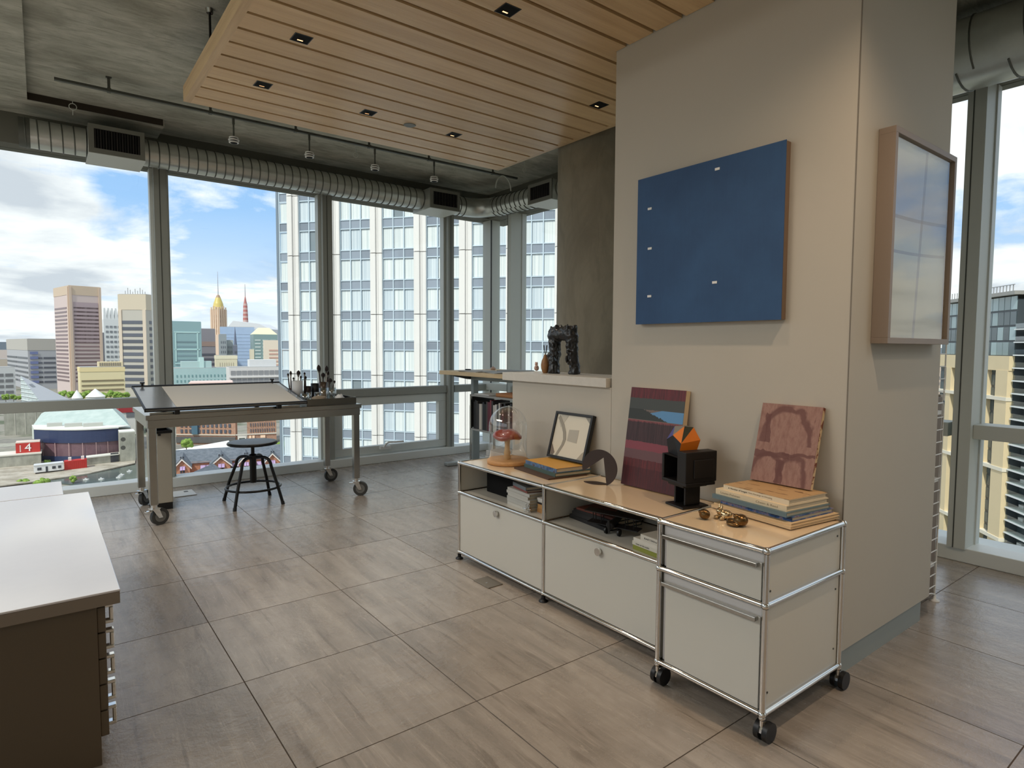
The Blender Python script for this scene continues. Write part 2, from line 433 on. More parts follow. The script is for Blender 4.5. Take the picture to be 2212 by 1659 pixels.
# ---- window wall (north) : bays between mullions, corner post, sill
YG = 5.98
MX = [-3.4, -2.02, -.62, .778, 2.19, 3.60]
struct('trim_2', MB().box(XL, YW, 0, XF+.3, YG+.025, .082), 'sill_white', bevel=.004)
struct('trim_3', MB().box(XF, YB, 0, XF+.32, YW, .082), 'sill_white', bevel=.004)
def mullion_y(x, par, w=.095):
    b = MB().box(x, YW+.035, .08, x+w, YG-.02, 2.67)
    o = struct('mullion', b, 'frame_alu_shaded', par)
    struct('mullion_joint', MB().box(x+w*.42, YW+.0335, .08, x+w*.42+.006, YW+.036, 2.67), flat(70, 72, 66), o)
    struct('glazing_edge', MB().box(x-.022, YG-.05, .08, x, YG+.03, 2.67).box(x+w, YG-.05, .08, x+w+.022, YG+.03, 2.67), 'frame_light', o)
wn = 0
for k in range(len(MX)):
    wn += 1
    x0 = MX[k]+.095; x1 = MX[k+1] if k+1 < len(MX) else XF+.06
    w = thing('window_%d' % wn, None, None, (MX[k], YG, .08)); w['kind'] = 'structure'
    mullion_y(MX[k], w, .095 if k < 5 else .072)
    struct('transom', MB().box(x0, YW+.06, .692, x1, YG+.02, .772), 'frame_alu_shaded', w, .003)
    struct('pane', MB().box(x0+.01, YG, .772, x1-.01, YG+.012, 2.665), 'window_glass', w)
    struct('pane', MB().box(x0+.01, YG, .08, x1-.01, YG+.012, .692), 'window_glass', w)
    if k == 4:                                         # bay with the awning window
        b = MB().box(x0+.005, YW+.08, .60, x1-.005, YG-.005, .69).box(x0+.005, YW+.08, .09, x1-.005, YG-.005, .17).box(x0+.005, YW+.08, .17, x0+.10, YG-.005, .60).box(x1-.10, YW+.08, .17, x1-.005, YG-.005, .60)
        v = struct('vent_frame', b, 'frame_light', w, .004)
        hb = MB().box(2.78, YW+.05, .13, 2.90, YW+.08, .16).tube([(2.82, YW+.05, .15), (2.83, YW+.02, .19), (2.86, YW+.015, .205), (3.03, YW+.02, .20)], .01, 8)
        struct('handle', hb, 'white_plastic', v)
# ---- right facade
XG = 4.27
MYS = [5.372, 3.93, 2.56, 1.145, -.24, -1.61, -2.98]
for k, y in enumerate(MYS):
    wn += 1
    y0 = y+.10; y1 = MYS[k-1] if k else YW+.10
    w = thing('window_%d' % wn, None, None, (XG, y, .08)); w['kind'] = 'structure'
    wd = .088 if k else .062
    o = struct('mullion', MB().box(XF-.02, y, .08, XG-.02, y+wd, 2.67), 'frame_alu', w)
    struct('mullion_joint', MB().box(XF-.0215, y+.055, .08, XF-.019, y+.061, 2.67), flat(70, 72, 66), o)
    struct('glazing_edge', MB().box(XG-.03, y-.008, .08, XG+.03, y, 2.67).box(XG-.05, y+wd, .08, XG+.03, y+wd+.03, 2.67), 'frame_light', o)
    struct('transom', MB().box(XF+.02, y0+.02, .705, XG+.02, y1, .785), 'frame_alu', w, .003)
    struct('pane', MB().box(XG, y0, .785, XG+.012, y1-.01, 2.665), 'window_glass', w)
    struct('pane', MB().box(XG, y0, .08, XG+.012, y1-.01, .705), 'window_glass', w)
wn += 1
w = thing('window_%d' % wn, None, None, (XG, YG, .08)); w['kind'] = 'structure'
struct('corner_post', MB().box(XF+.06, YW+.03, .08, XG+.03, YG+.04, 2.67), 'frame_alu', w)
struct('corner_edge', MB().box(XF+.058, YW+.028, .08, XF+.075, YW+.032, 2.67), flat(40, 42, 40), w)

# ---- round concrete column
solo('concrete_column', 'thick round bare concrete column rising behind the low wall and ledge', 'column',
     MB().lathe([(.385, 0), (.385, ZC)], (3.41, 3.27, 0), 48), 'column_concrete', (3.41, 3.27, 0))

# ================================================================== wooden ceiling panel
WZ = 2.636
wx0, wx1, wy1 = .712, 3.0, 4.115
wc = thing('wood_ceiling_panel', 'suspended honey wood plank ceiling panel with dark gaps over the room', 'ceiling panel', (wx0, wy1, WZ))
obj('backing', MB().box(wx0+.02, 2.15, WZ+.038, wx1-.02, wy1-.02, WZ+.078).box(wx0+.02, -1.5, WZ+.038, 2.255, 2.15, WZ+.078), 'gap_dark', wc)
obj('fascia_board', MB().box(wx0, -1.5, WZ-.001, wx0+.038, wy1, WZ+.085), 'trim_wood', wc)
obj('fascia_board', MB().box(wx1-.03, 2.137, WZ, wx1, wy1, WZ+.085), 'trim_wood', wc)
obj('fascia_board', MB().box(wx0+.038, wy1-.012, WZ, wx1-.03, wy1, WZ+.085), 'ceiling_wood', wc)
y = wy1-.012; k = 0
while y > -1.4:
    y2 = y; y1_ = y-.140 if k else y-.102
    xe = wx1-.03 if y1_ > 2.14 else 2.258
    b = MB()
    if y2 > 2.136 > y1_:
        b.box(wx0+.038, y1_, WZ, 2.258, y2, WZ+.036).box(2.258, 2.137, WZ, wx1-.03, y2, WZ+.036)
    else: b.box(wx0+.038, y1_, WZ, xe, y2, WZ+.036)
    obj('plank', b, 'ceiling_wood', wc)
    y = y1_-.021; k += 1
for (x, yy) in ((.745, 3.54), (.745, 1.4), (2.9, 3.54)):
    r = obj('suspension_rod', MB().cyl((x, yy, WZ+.08), (x, yy, ZC-.006), .006, n=8), 'black_metal', wc)
    obj('rod_cup', MB().cyl((x, yy, ZC-.022), (x, yy, ZC-.001), .016, .022, 12), 'chrome_soft', r)
# recessed square downlights and the round speaker, set in the planks
DL = [(1.624, 2.163, 'nearest the painted wall above the credenza', 1), (1.012, 2.948, 'nearest the open left fascia, closer to the camera', 1), (1.016, 3.589, 'at the left end of the far row of three', 0),
      (1.642, 3.606, 'in the middle of the far row, left of the speaker', 0), (2.264, 3.617, 'at the right end of the far row, right of the speaker', 1), (2.667, 2.65, 'by the concrete column at the right edge', 1)]
for (x, yy, wh, on) in DL:
    d = thing('recessed_downlight', 'square recessed downlight ' + wh, 'downlight', (x, yy, WZ))
    b = MB()
    h = .042
    for (a0, b0, a1, b1) in ((-h, -h, h, -h+.004), (-h, h-.004, h, h), (-h, -h+.004, -h+.004, h-.004), (h-.004, -h+.004, h, h-.004)):
        b.box(x+a0, yy+b0, WZ-.0015, x+a1, yy+b1, WZ+.0005)
    obj('trim_ring', b, 'black_metal', d)
    obj('reflector', MB().add([(x-h+.004, yy-h+.004, WZ-.0008), (x+h-.004, yy-h+.004, WZ-.0008), (x+h-.004, yy+h-.004, WZ-.0008), (x-h+.004, yy+h-.004, WZ-.0008)], [(3, 2, 1, 0)]).box(x-.018, yy+.012, WZ-.0015, x+.018, yy+.024, WZ-.0009), 'black_matte', d)
    obj('lamp', MB().box(x-.014, yy+.014, WZ-.0022, x+.012, yy+.021, WZ-.0015), emis('lamp_%d' % len(MATS), (1, .55, .25), 2.0 if on else .8), d)
def spot(name, loc, to, e, size=70, blend=.7, col=(1, .75, .52), rad=.03):
    l = bpy.data.lights.new(name, 'SPOT'); l.energy = e; l.spot_size = math.radians(size); l.spot_blend = blend; l.color = col; l.shadow_soft_size = rad
    o = bpy.data.objects.new(name, l); COL.objects.link(o); o.location = loc
    o.rotation_euler = (Vector(loc)-Vector(to)).to_track_quat('Z', 'Y').to_euler(); return o
for (x, yy, wh, on) in DL:
    spot('downlight_beam', (x, yy, WZ-.006), (x, yy, 0), 3 if yy < 2.8 else 20, 110, 1.0, (1, .88, .74))
# added unseen downlights, assumed, for warm light on the pedestal and floor
for (x, yy, tx, ty, e, wh) in ((1.75, 1.45, 1.86, 1.36, 16, 'over the pedestal'), (1.75, .5, 2.05, .95, 46, 'in front of the pedestal'), (1.2, 1.45, 1.2, 1.45, 4, 'over the bare floor before the sideboard'), (1.2, .2, 1.3, .3, 5, 'over the camera side of the floor'), (1.9, -.4, 2.2, .3, 20, 'furthest back of the added ones')):
    b = MB().box(x-.04, yy-.04, WZ-.003, x+.04, yy+.04, WZ+.0)
    solo('recessed_downlight', 'square dark recessed downlight added above the frame, ' + wh, 'downlight', b, 'black_metal', (x, yy, WZ))
    spot('downlight_beam', (x, yy, WZ-.008), (tx, ty, 0), e, 80 if x > 1.7 and yy > .5 else 120, 1.0)  # warm beam of an added downlight, source out of view
# added unseen fill lights that brighten the room, behind and left of the camera
def add_fill_panel(x, y, w, l, e, col, wh):
    o = thing('fill_panel', 'flat white fill light panel added ' + wh, 'fill light', (x, y, 2.86))
    obj('lamp_body', MB().box(x-w/2-.03, y-l/2-.03, 2.865, x+w/2+.03, y+l/2+.03, ZC-.05), 'white_plastic', o)
    d = bpy.data.lights.new('lamp_panel', 'AREA'); d.shape = 'RECTANGLE'; d.size = w; d.size_y = l; d.energy = e; d.color = col
    q = bpy.data.objects.new('lamp_panel', d); COL.objects.link(q); q.location = (x, y, 2.86)
add_fill_panel(-2.0, 3.6, 1.4, 3.2, FILL_L, (1, .97, .92), 'over the left part of the room')
add_fill_panel(-1.2, -1.2, 2.6, 1.4, FILL_B, (1, .90, .78), 'over the back of the room behind the camera')
add_fill_panel(3.5, -1.2, .7, 1.6, FILL_R, (1, .97, .92), 'over the right strip behind the camera')
solo('ceiling_speaker', 'flat round grey speaker grille set in the wood ceiling between two downlights', 'speaker',
     MB().lathe([(.036, -.004), (.04, -.001), (.04, 0)], (1.942, 3.638, WZ), 24), 'register_grey', (1.942, 3.638, WZ))

# ================================================================== track with hanging spot heads
TY, TZ = 4.82, 2.845
tr = thing('track_rail', 'long thin grey lighting track hung under the concrete ceiling near the windows', 'track rail', (1.9, TY, TZ))
obj('rail', MB().box(.12, TY-.012, TZ-.008, 3.74, TY+.012, TZ+.008).box(.12, TY-.014, TZ+.001, 3.74, TY+.014, TZ+.004), 'duct_seam', tr)
for x in (.404, 1.004, 1.60, 2.199, 2.76, 3.45):
    h = obj('hanger', MB().box(x-.008, TY-.004, TZ, x+.008, TY+.004, ZC-.003).box(x-.016, TY-.012, ZC-.006, x+.016, TY+.012, ZC-.001).box(x-.011, TY-.017, TZ-.011, x+.011, TY+.017, TZ+.011), 'duct_seam', tr)
tb_ = obj('feed_cable', MB().tube([(3.56+.09*math.sin(a), TY-.02, TZ-.01-.14*(1-abs(math.cos(a)))*.9) for a in [i*PI/14-PI/2 for i in range(15)]], .006, 6), 'frame_alu', tr)
ORD = ['first', 'second', 'third', 'fourth', 'fifth', 'sixth', 'seventh', 'eighth', 'ninth', 'tenth', 'eleventh', 'twelfth', 'thirteenth', 'fourteenth', 'fifteenth', 'sixteenth']
for k, x in enumerate((1.154, 1.703, 2.249, 2.812)):
    p = thing('track_spotlight', 'small ringed black and white spotlight hanging from the track, %s from the left' % ORD[k], 'spotlight', (x, TY, 2.68), 'spotlights on the ceiling track')
    obj('stem', MB().cyl((x, TY, 2.70), (x, TY, TZ-.0085), .006, n=8).cyl((x, TY, 2.795), (x, TY, TZ-.0085), .009, n=8), 'duct_seam', p)
    obj('head', MB().cyl((x, TY, 2.682), (x, TY, 2.706), .026, n=20), 'black_metal', p)
    for zz, rr in ((2.664, .034), (2.680, .037), (2.696, .032)):
        obj('ring', MB().lathe([(rr-.011, 0), (rr, .001), (rr, .008), (rr-.011, .009)], (x, TY, zz), 20), 'white_plastic', p)
    obj('baffle', MB().cyl((x, TY, 2.6625), (x, TY, 2.684), .024, n=20), 'black_matte', p)

# ================================================================== spiral ducts and grilles
def duct_run(name, label, p0, p1, r, pitch, cap=False):
    p0, p1 = Vector(p0), Vector(p1); d = (p1-p0).normalized(); L = (p1-p0).length
    o = thing(name, label, 'duct', (p0+p1)/2)
    n = int(L/pitch); pts = []
    a = d.orthogonal().normalized(); b = d.cross(a); b0 = MB(); N = 32
    # slightly wavy shell: swells between seams
    prof = []
    for i in range(n*4+1):
        s_ = i/(n*4); prof.append((p0+d*(L*s_), r*(1+.006*math.sin(PI*((i % 4)/4.)))))
    vs = []
    for p, q in prof: vs += [p+a*(q*math.cos(2*PI*k/N))+b*(q*math.sin(2*PI*k/N)) for k in range(N)]
    b0.add(vs, [(i*N+k, i*N+(k+1) % N, (i+1)*N+(k+1) % N, (i+1)*N+k) for i in range(len(prof)-1) for k in range(N)], True)
    b0.add(vs, [tuple(range(N-1, -1, -1)), tuple(range((len(prof)-1)*N, len(prof)*N))])
    obj('shell', b0, 'galvanized', o)
    seam = MB()
    sl = pitch*.35                                      # seams lean like a spiral
    for i in range(n):
        c0 = p0+d*(pitch*(i+.5))
        seam_pts = [c0+d*(sl*k/24-sl/2)+a*((r+.0025)*math.cos(2*PI*k/24))+b*((r+.0025)*math.sin(2*PI*k/24)) for k in range(25)]
        m1 = MB().tube(seam_pts, .0045, 5); obj('seam', m1, 'duct_seam', o)
    if cap:
        obj('end_collar', MB().cyl(p0-d*.004, p0+d*.06, r*1.03, n=32), 'duct_seam', o)
    return o
DZ, DY = 2.70, 5.62
duct_run('spiral_duct', 'short capped length of spiral metal duct left of the left grille', (-.07, DY, DZ), (.313, DY, DZ), .10, .07, True)
duct_run('spiral_duct', 'longest spiral metal duct running above the windows between two grilles', (.68, DY, DZ), (3.108, DY, DZ), .10, .068)
def register(label, c, w, h, dep, axis):               # axis 'y': faces -y ; 'x': faces -x
    c = Vector(c); o = thing('air_register', label, 'vent', c)
    if axis == 'y': Xd, Nd = Vector((1, 0, 0)), Vector((0, -1, 0))
    else: Xd, Nd = Vector((0, -1, 0)), Vector((-1, 0, 0))
    Z = Vector((0, 0, 1))
    def bx(x0, x1, z0, z1, n0, n1): return c+Xd*x0+Z*z0+Nd*n0, Xd*(x1-x0), Nd*(n1-n0), Z*(z1-z0)
    obj('housing', MB().obox(*bx(-w/2, w/2, -h/2, h/2, -dep, -.012)), 'galvanized', o)
    obj('grille_back', MB().obox(*bx(-w/2+.03, w/2-.03, -h/2+.03, h/2-.03, -.012, -.008)), 'black_matte', o)
    f = MB()
    for q in ((-w/2, w/2, -h/2, -h/2+.036), (-w/2, w/2, h/2-.03, h/2), (-w/2, -w/2+.034, -h/2+.036, h/2-.03), (w/2-.03, w/2, -h/2+.036, h/2-.03)): f.obox(*bx(*q, -.012, 0))
    obj('face_frame', f, 'register_grey', o)
    obj('bottom_lip', MB().obox(*bx(-w/2-.003, w/2+.003, -h/2-.004, -h/2, -dep, .002)), 'frame_light', o)
    n = 17
    for i in range(n):
        x = -w/2+.034+(w-.064)*(i+.5)/n
        obj('louver', MB().obox(*bx(x-.0035, x+.0015, -h/2+.036, h/2-.03, -.010, -.003)), 'black_grille' if i % 2 else flat(48, 44, 40), o)
    return o
register('grey air grille box with black louvers at the left end of the duct', (.495, 5.42, 2.69), .35, .205, .36, 'y')
register('grey air grille box with black louvers near the room corner', (3.287, 5.41, 2.683), .345, .195, .36, 'y')
register('grey air grille box beside the concrete column', (3.75, 4.49, 2.655), .345, .185, .30, 'x')
duct_run('spiral_duct', 'very short shiny duct between the corner grille and the elbow', (3.465, DY, DZ), (3.66, DY, DZ), .10, .06)
el = thing('duct_elbow', 'smooth curved metal duct elbow in the corner over the windows', 'duct', (3.8, 5.5, DZ))
obj('bend', MB().tube([(3.661+.24*math.sin(a), DY-.24*(1-math.cos(a)), DZ) for a in [i*PI/2/10 for i in range(11)]], .099, 28), 'galvanized', el)
duct_run('spiral_duct', 'short ribbed duct between the elbow and the column grille', (3.90, 5.37, DZ-.01), (3.90, 4.67, DZ-.03), .10, .075)
duct_run('spiral_duct', 'duct stub running behind the concrete column from the grille', (3.90, 4.31, DZ-.03), (3.90, 3.4, DZ-.03), .10, .075)
duct_run('spiral_duct', 'large dark spiral duct at upper right beyond the painted wall', (3.79, 2.7, 2.70), (3.79, -1.5, 2.70), .175, .21)
# small ceiling hooks and wires
for (x, yy, lb) in ((.23, 5.30, 'thin wire loop and chain hanging beside the left grille'), (2.20, 5.10, 'little wire loop dangling above the third spotlight'), (3.62, 4.55, 'small ring hook on the ceiling above the column grille')):
    b = MB().tube([(x+.022*math.sin(2*PI*i/12), yy, 2.845+.022*math.cos(2*PI*i/12)) for i in range(12)], .0025, 5, True).cyl((x, yy, 2.867), (x, yy, ZC-.046 if x < .8 else ZC-.001), .002, n=5)
    if x < .5: b.cyl((x, yy, 2.823), (x, yy+.02, 2.795), .002, n=5)
    solo('wire_hook', lb, 'hook', b, 'frame_alu', (x, yy, 2.8))
# ================================================================== chrome-tube sideboard (credenza)
TR, BR = .0095, .0125
def tube_frame(root, xs, ys, zs, skip=lambda a, b: False):
    """chrome tubes between ball joints on a grid"""
    for x in xs:
        for y in ys:
            for z in zs: obj('ball_joint', MB().ball((x, y, z), BR, 12, 8), 'chrome', root)
            for z0, z1 in zip(zs, zs[1:]): obj('chrome_tube', MB().cyl((x, y, z0+.009), (x, y, z1-.009), TR, n=14, caps=False), 'chrome', root)
        for z in zs:
            for y0, y1 in zip(ys, ys[1:]): obj('chrome_tube', MB().cyl((x, y0+.009, z), (x, y1-.009, z), TR, n=14, caps=False), 'chrome', root)
    for y in ys:
        for z in zs: obj('chrome_tube', MB().cyl((xs[0]+.009, y, z), (xs[1]-.009, y, z), TR, n=14, caps=False), 'chrome', root)
CX0, CX1 = 1.858, 2.232
CYS = [1.435, 2.173, 2.911]; CZ = [.040, .384, .552]
sb = thing('sideboard', 'long low pale grey metal sideboard with chrome tube frame and flap doors', 'sideboard', (2.045, 2.173, 0))
tube_frame(sb, (CX0, CX1), CYS, CZ)
g_ = .010
for y0, y1 in zip(CYS, CYS[1:]):
    obj('top_panel', MB().box(CX0+.007, y0+.004, .5495, CX1-.004, y1-.004, .5575), 'usm_top_lit', sb, .0015)
    obj('shelf_panel', MB().box(CX0+.006, y0+g_, .380, CX1-g_, y1-g_, .3865), 'usm_panel', sb)
    obj('bottom_panel', MB().box(CX0+.006, y0+g_, .037, CX1-g_, y1-g_, .043), 'usm_panel', sb)
    obj('back_panel', MB().box(CX1-.006, y0+g_, .045, CX1-.001, y1-g_, .548), 'usm_panel', sb)
    d = obj('flap_door', MB().box(CX0-.002, y0+.011, .051, CX0+.006, y1-.011, .373), 'usm_panel', sb, .002)
    ym = (y0+y1)/2
    k = obj('lock_knob', MB().cyl((CX0-.002, ym, .343), (CX0-.010, ym, .343), .007, n=14).cyl((CX0-.009, ym, .343), (CX0-.020, ym, .343), .0155, .0165, 24), 'chrome', d)
for y in CYS:
    obj('side_panel', MB().box(CX0+.008, y-.003, .045, CX1-.008, y+.003, .547), 'usm_panel', sb)
    for x in (CX0, CX1):
        f = obj('foot', MB().cyl((x, y, .010), (x, y, .030), .010, n=14).lathe([(.022, 0), (.022, .004), (.012, .012)], (x, y, 0), 18), 'black', sb)
# ---- mobile drawer pedestal
PX0, PX1, PY0, PY1 = 1.716, 2.208, .974, 1.376
PZ = [.088, .428, .5965]
pd = thing('drawer_pedestal', 'pale metal two drawer pedestal on castors with chrome tube frame', 'pedestal', ((PX0+PX1)/2, (PY0+PY1)/2, 0))
tube_frame(pd, (PX0, PX1), (PY0, PY1), PZ)
obj('top_panel', MB().box(PX0+.007, PY0+.007, .594, PX1-.007, PY1-.007, .602), 'usm_top_lit', pd, .0015)
obj('bottom_panel', MB().box(PX0+.009, PY0+.009, .085, PX1-.009, PY1-.009, .091), 'usm_panel', pd)
for (y, nm) in ((PY0, 'side_panel'), (PY1, 'side_panel')):
    for z0, z1 in ((.096, .420), (.436, .588)):
        s_ = obj(nm, MB().box(PX0+.010, y-.002 if y == PY1 else y+.003, z0, PX1-.010, y+.003 if y == PY1 else y+.008, z1), 'usm_panel', pd, .001)
        if y == PY0:
            for (x, z) in ((PX0+.03, z0+.05), (PX1-.035, z1-.05), (PX1-.035, z0+.06)) if z1-z0 > .2 else ((PX0+.03, z0+.03), (PX1-.035, z1-.03)):
                obj('screw', MB().cyl((x, y+.001, z), (x, y+.003, z), .0035, n=10), 'duct_seam', s_)
obj('back_panel', MB().box(PX1-.004, PY0+.01, .096, PX1+.001, PY1-.01, .588), 'usm_panel', pd)
for z0, z1 in ((.098, .418), (.438, .586)):
    obj('inner_rail', MB().box(PX0+.010, PY0+.013, z1-.034, PX0+.016, PY1-.013, z1).box(PX0+.012, PY1-.030, z0, PX0+.02, PY1-.013, z1), 'cab_white', pd)
    d = obj('drawer_front', MB().box(PX0-.001, PY0+.014, z0, PX0+.006, PY1-.030, z1-.03), 'usm_panel', pd, .002)
    obj('bar_handle', MB().box(PX0-.019, PY0+.022, z1-.043, PX0-.001, PY1-.022, z1-.029), 'chrome_soft', d, .002)
for x in (PX0, PX1):
    for y in (PY0, PY1):
        c = obj('castor', MB().cyl((x, y, .052), (x, y, .078), .007, n=12).ball((x, y, .078), .011, 12, 8), 'chrome', pd)
        dx, dy = (.018, .006)
        obj('wheel', MB().cyl((x+dx, y-.022, .031), (x+dx, y-.006, .031), .031, n=22).cyl((x+dx, y+.006, .031), (x+dx, y+.022, .031), .031, n=22), 'black', c, .003)
        hd = [(x+dx+.026*math.cos(a), y-.006, .031+.026*math.sin(a)) for a in [PI*.05+i*PI*.95/8 for i in range(9)]]
        obj('hood', MB().prism(hd, (0, .012, 0)), 'chrome', c)

# ================================================================== books
def book(cx, cy, z, d, w, h, rot, cov, label, group=None, spine=None, pages='page_edge', extra=None):
    T = Matrix.Translation((cx, cy, z)) @ Matrix.Rotation(rot, 4, 'Z')
    o = thing('book', label, 'book', (cx, cy, z), group)
    th = min(.003, h*.18)
    b = MB(T).box(-d/2, -w/2, 0, d/2, w/2, th).box(-d/2, -w/2, h-th, d/2, w/2, h).box(-d/2, -w/2, th, -d/2+th, w/2, h-th)
    c = obj('cover', b, cov, o)
    obj('pages', MB(T).box(-d/2+th, -w/2+.004, th, d/2-.004, w/2-.004, h-th), pages, o)
    if spine:                                          # list of (text, y position from the left end, size, material)
        for txt, yy, sz, m, fit in spine:
            org = T @ Vector((-d/2-.0003, w/2-yy, h*.5-sz*.36))
            lettering('spine_lettering', txt, sz, m, o, org, T.to_3x3() @ Vector((0, -1, 0)), (0, 0, 1), .0002, fit)
    return o
def R(a): return math.radians(a)
top = .5576
# three books left, frame leaning on them
solo('thin_board', 'thin dark brown board lying under the green and blue books', 'board', MB(Matrix.Translation((2.092, 2.395, top)) @ Matrix.Rotation(R(-7), 4, 'Z')).box(-.125, -.165, 0, .11, .165, .008), flat(74, 52, 38), (2.115, 2.395, top))
book(2.125, 2.385, top+.0082, .22, .30, .018, R(-8), flat(74, 92, 84), 'green spined art book under the blue one, left end of sideboard', 'books under the framed print')
def _blue(t, c):
    a = t.noise(c['o'], 22, 4, .6)
    s = t.n('ShaderNodeSeparateXYZ', {0: c['g']}).outputs['Z']
    z = t.ramp(a, [(.35, rgb(56, 76, 112)), (.55, rgb(96, 126, 160)), (.7, rgb(84, 58, 60))])
    top_ = t.math('GREATER_THAN', s, .93)
    return t.mix(top_, z, rgb(204, 152, 70))
custom('book_blue_ochre', _blue, .5)
bl = book(2.13, 2.385, top+.0264, .215, .29, .022, R(-7), 'book_blue_ochre', 'blue spined book with ochre cover, topmost under the leaning frame', 'books under the framed print')
ftop = top+.0264+.022+.0006
# framed print with grey shapes, leaning on the wall
fy0, fy1 = 2.235, 2.522
V = Vector((.068, 0, .243)); Vn = V.normalized(); N = Vector((Vn.z, 0, -Vn.x))
P = Vector((2.170, fy0, ftop+.008))
fr = thing('framed_print', 'small black framed print of pale grey curves leaning on stacked books', 'picture', P)
Yv = Vector((0, 1, 0)); wf = fy1-fy0
b = MB()
for (a0, a1, b0, b1) in ((0, wf, 0, .014), (0, wf, V.length-.014, V.length), (0, .014, .014, V.length-.014), (wf-.014, wf, .014, V.length-.014)):
    b.obox(P+Yv*a0+Vn*b0, Yv*(a1-a0), Vn*(b1-b0), N*.024)
obj('frame', b, 'black', fr, .001)
sh = P+N*.008
def fp(u, v): return sh+Yv*(wf-u*wf)+Vn*(v*V.length)      # u from the left, v up
obj('paper', MB().obox(sh+Yv*.012+Vn*.012, Yv*(wf-.024), Vn*(V.length-.024), N*.004), flat(214, 206, 186, .35), fr)
def shape2d(name, pts, m): obj(name, MB().prism([fp(u, v)-N*.0003 for u, v in pts], N*-.0006), m, fr)
shape2d('grey_square', [(.44, .40), (.70, .38), (.70, .66), (.44, .64)], flat(176, 170, 156))
arc = [(.08, .86), (.20, .72), (.29, .56), (.33, .42), (.31, .30), (.25, .18), (.20, .06)]
arc2 = [(.26, .06), (.32, .18), (.38, .30), (.41, .43), (.37, .58), (.28, .74), (.17, .88), (.12, .93)]
obj('grey_curve', MB().prism([fp(u, v)-N*.0003 for u, v in arc+arc2], N*-.0008), flat(150, 144, 130), fr)
shape2d('grey_stripe', [(.16, .94), (.36, .94), (.20, .66), (.12, .78)], flat(188, 182, 166))
shape2d('corner_shape', [(.80, .94), (.95, .94), (.95, .80)], flat(150, 146, 134))
shape2d('corner_shape', [(.06, .30), (.17, .12), (.14, .06), (.06, .06)], flat(120, 108, 96))
shape2d('corner_shape', [(.78, .06), (.95, .06), (.95, .26), (.88, .2)], flat(168, 158, 140))

# glass cloche with the mushroom
cl = Vector((2.055, 2.715, top))
o = thing('glass_cloche', 'clear glass bell jar on a round wooden base at the sideboard end', 'cloche', cl)
obj('wooden_base', MB().lathe([(.108, 0), (.118, .004), (.118, .020), (.114, .025), (.0, .025)], cl, 40), 'base_wood', o)
Rg, Hg, zb = .107, .295, .0255
prof = [(Rg, zb)]+[(Rg, zb+Hg-Rg)]+[(Rg*math.cos(a), zb+Hg-Rg+Rg*math.sin(a)) for a in [PI/2*i/10 for i in range(1, 10)]]+[(.0, zb+Hg)]
ri = Rg-.004
prof = [(ri, zb), (Rg, zb)] + prof[1:-1] + [(.0, zb+Hg)] 
inner = [(0, zb+Hg-.004)]+[(ri*math.cos(a), zb+Hg-Rg+ri*math.sin(a)) for a in [PI/2*i/10 for i in range(9, 0, -1)]]+[(ri, zb+Hg-Rg), (ri, zb)]
mbg = MB(); n = 40; vs = []
for r_, z_ in prof+inner: vs += [cl+Vector((max(r_, 1e-5)*math.cos(2*PI*k/n), max(r_, 1e-5)*math.sin(2*PI*k/n), z_)) for k in range(n)]
pn = len(prof+inner); mbg.add(vs, [(i*n+k, i*n+(k+1) % n, (i+1)*n+(k+1) % n, (i+1)*n+k) for i in range(pn-1) for k in range(n)], True)
obj('dome', mbg, 'cloche_glass', o)
mc = cl+Vector((-.01, -.004, .0257))
o = thing('mushroom', 'red capped mushroom model standing inside the glass bell jar', 'mushroom', mc)
obj('stem', MB().lathe([(.018, 0), (.022, .012), (.016, .026), (.020, .034), (.015, .05), (.013, .08), (.017, .105), (.010, .122)], mc, 18), 'mushroom_stem', o)
capb = MB()
prof = [(.012, .118), (.045, .112), (.068, .112), (.081, .122), (.080, .134), (.066, .150), (.040, .162), (.0, .166)]
capb.lathe(prof, mc, 28)
for i, v in enumerate(capb.v):
    a = math.atan2(v.y-mc.y, v.x-mc.x); v.z += .006*math.sin(3*a+.4)*((Vector((v.x-mc.x, v.y-mc.y))).length/.08)
obj('cap', capb, 'mushroom_red', o)

# folded brown disc sculpture
dc = Vector((2.085, 2.035, top)); ang = R(-33)          # its plane faces the camera a little
U = Vector((math.sin(ang), -math.cos(ang), 0)).normalized()   # to the right in its own plane
U = Vector((.42, -1, 0)).normalized(); Z = Vector((0, 0, 1)); Nd = U.cross(Z)
Rd = .088; cz = .079
def dp(a, r=Rd): return dc+U*(r*math.cos(a))+Z*(cz+r*math.sin(a))
pts = [dp(R(a)) for a in range(196, -72, -8)]
apex = dc+U*.020+Z*(cz+.052)
pts += [dc+U*.036+Z*.0006, apex]
o = thing('disc_sculpture', 'dark brown metal disc sculpture with a folded out wedge', 'sculpture', dc)
obj('disc', MB().prism(pts, Nd*.004), 'disc_brown', o)
Wd = Nd if Nd.dot(Vector((-1, 0, 0))) > 0 else -Nd
seg = [dc+U*.036, dc-U*.086+Z*0]
fl_ = [dc+U*(.036+.03*math.sin(PI*i/10)*0)+Z*.0006 for i in range(1)]
fan = [dc+U*(-.086+.122*i/12)+Wd*(-.012+.030*math.sin(PI*i/12))+Z*.0006 for i in range(13)]+[dc+U*(.036-.122*i/12)-Wd*(.012+.024*math.sin(PI*i/12))+Z*.0006 for i in range(1, 12)]
obj('folded_wedge', MB().prism(fan, (0, 0, .004)), 'disc_brown', o)

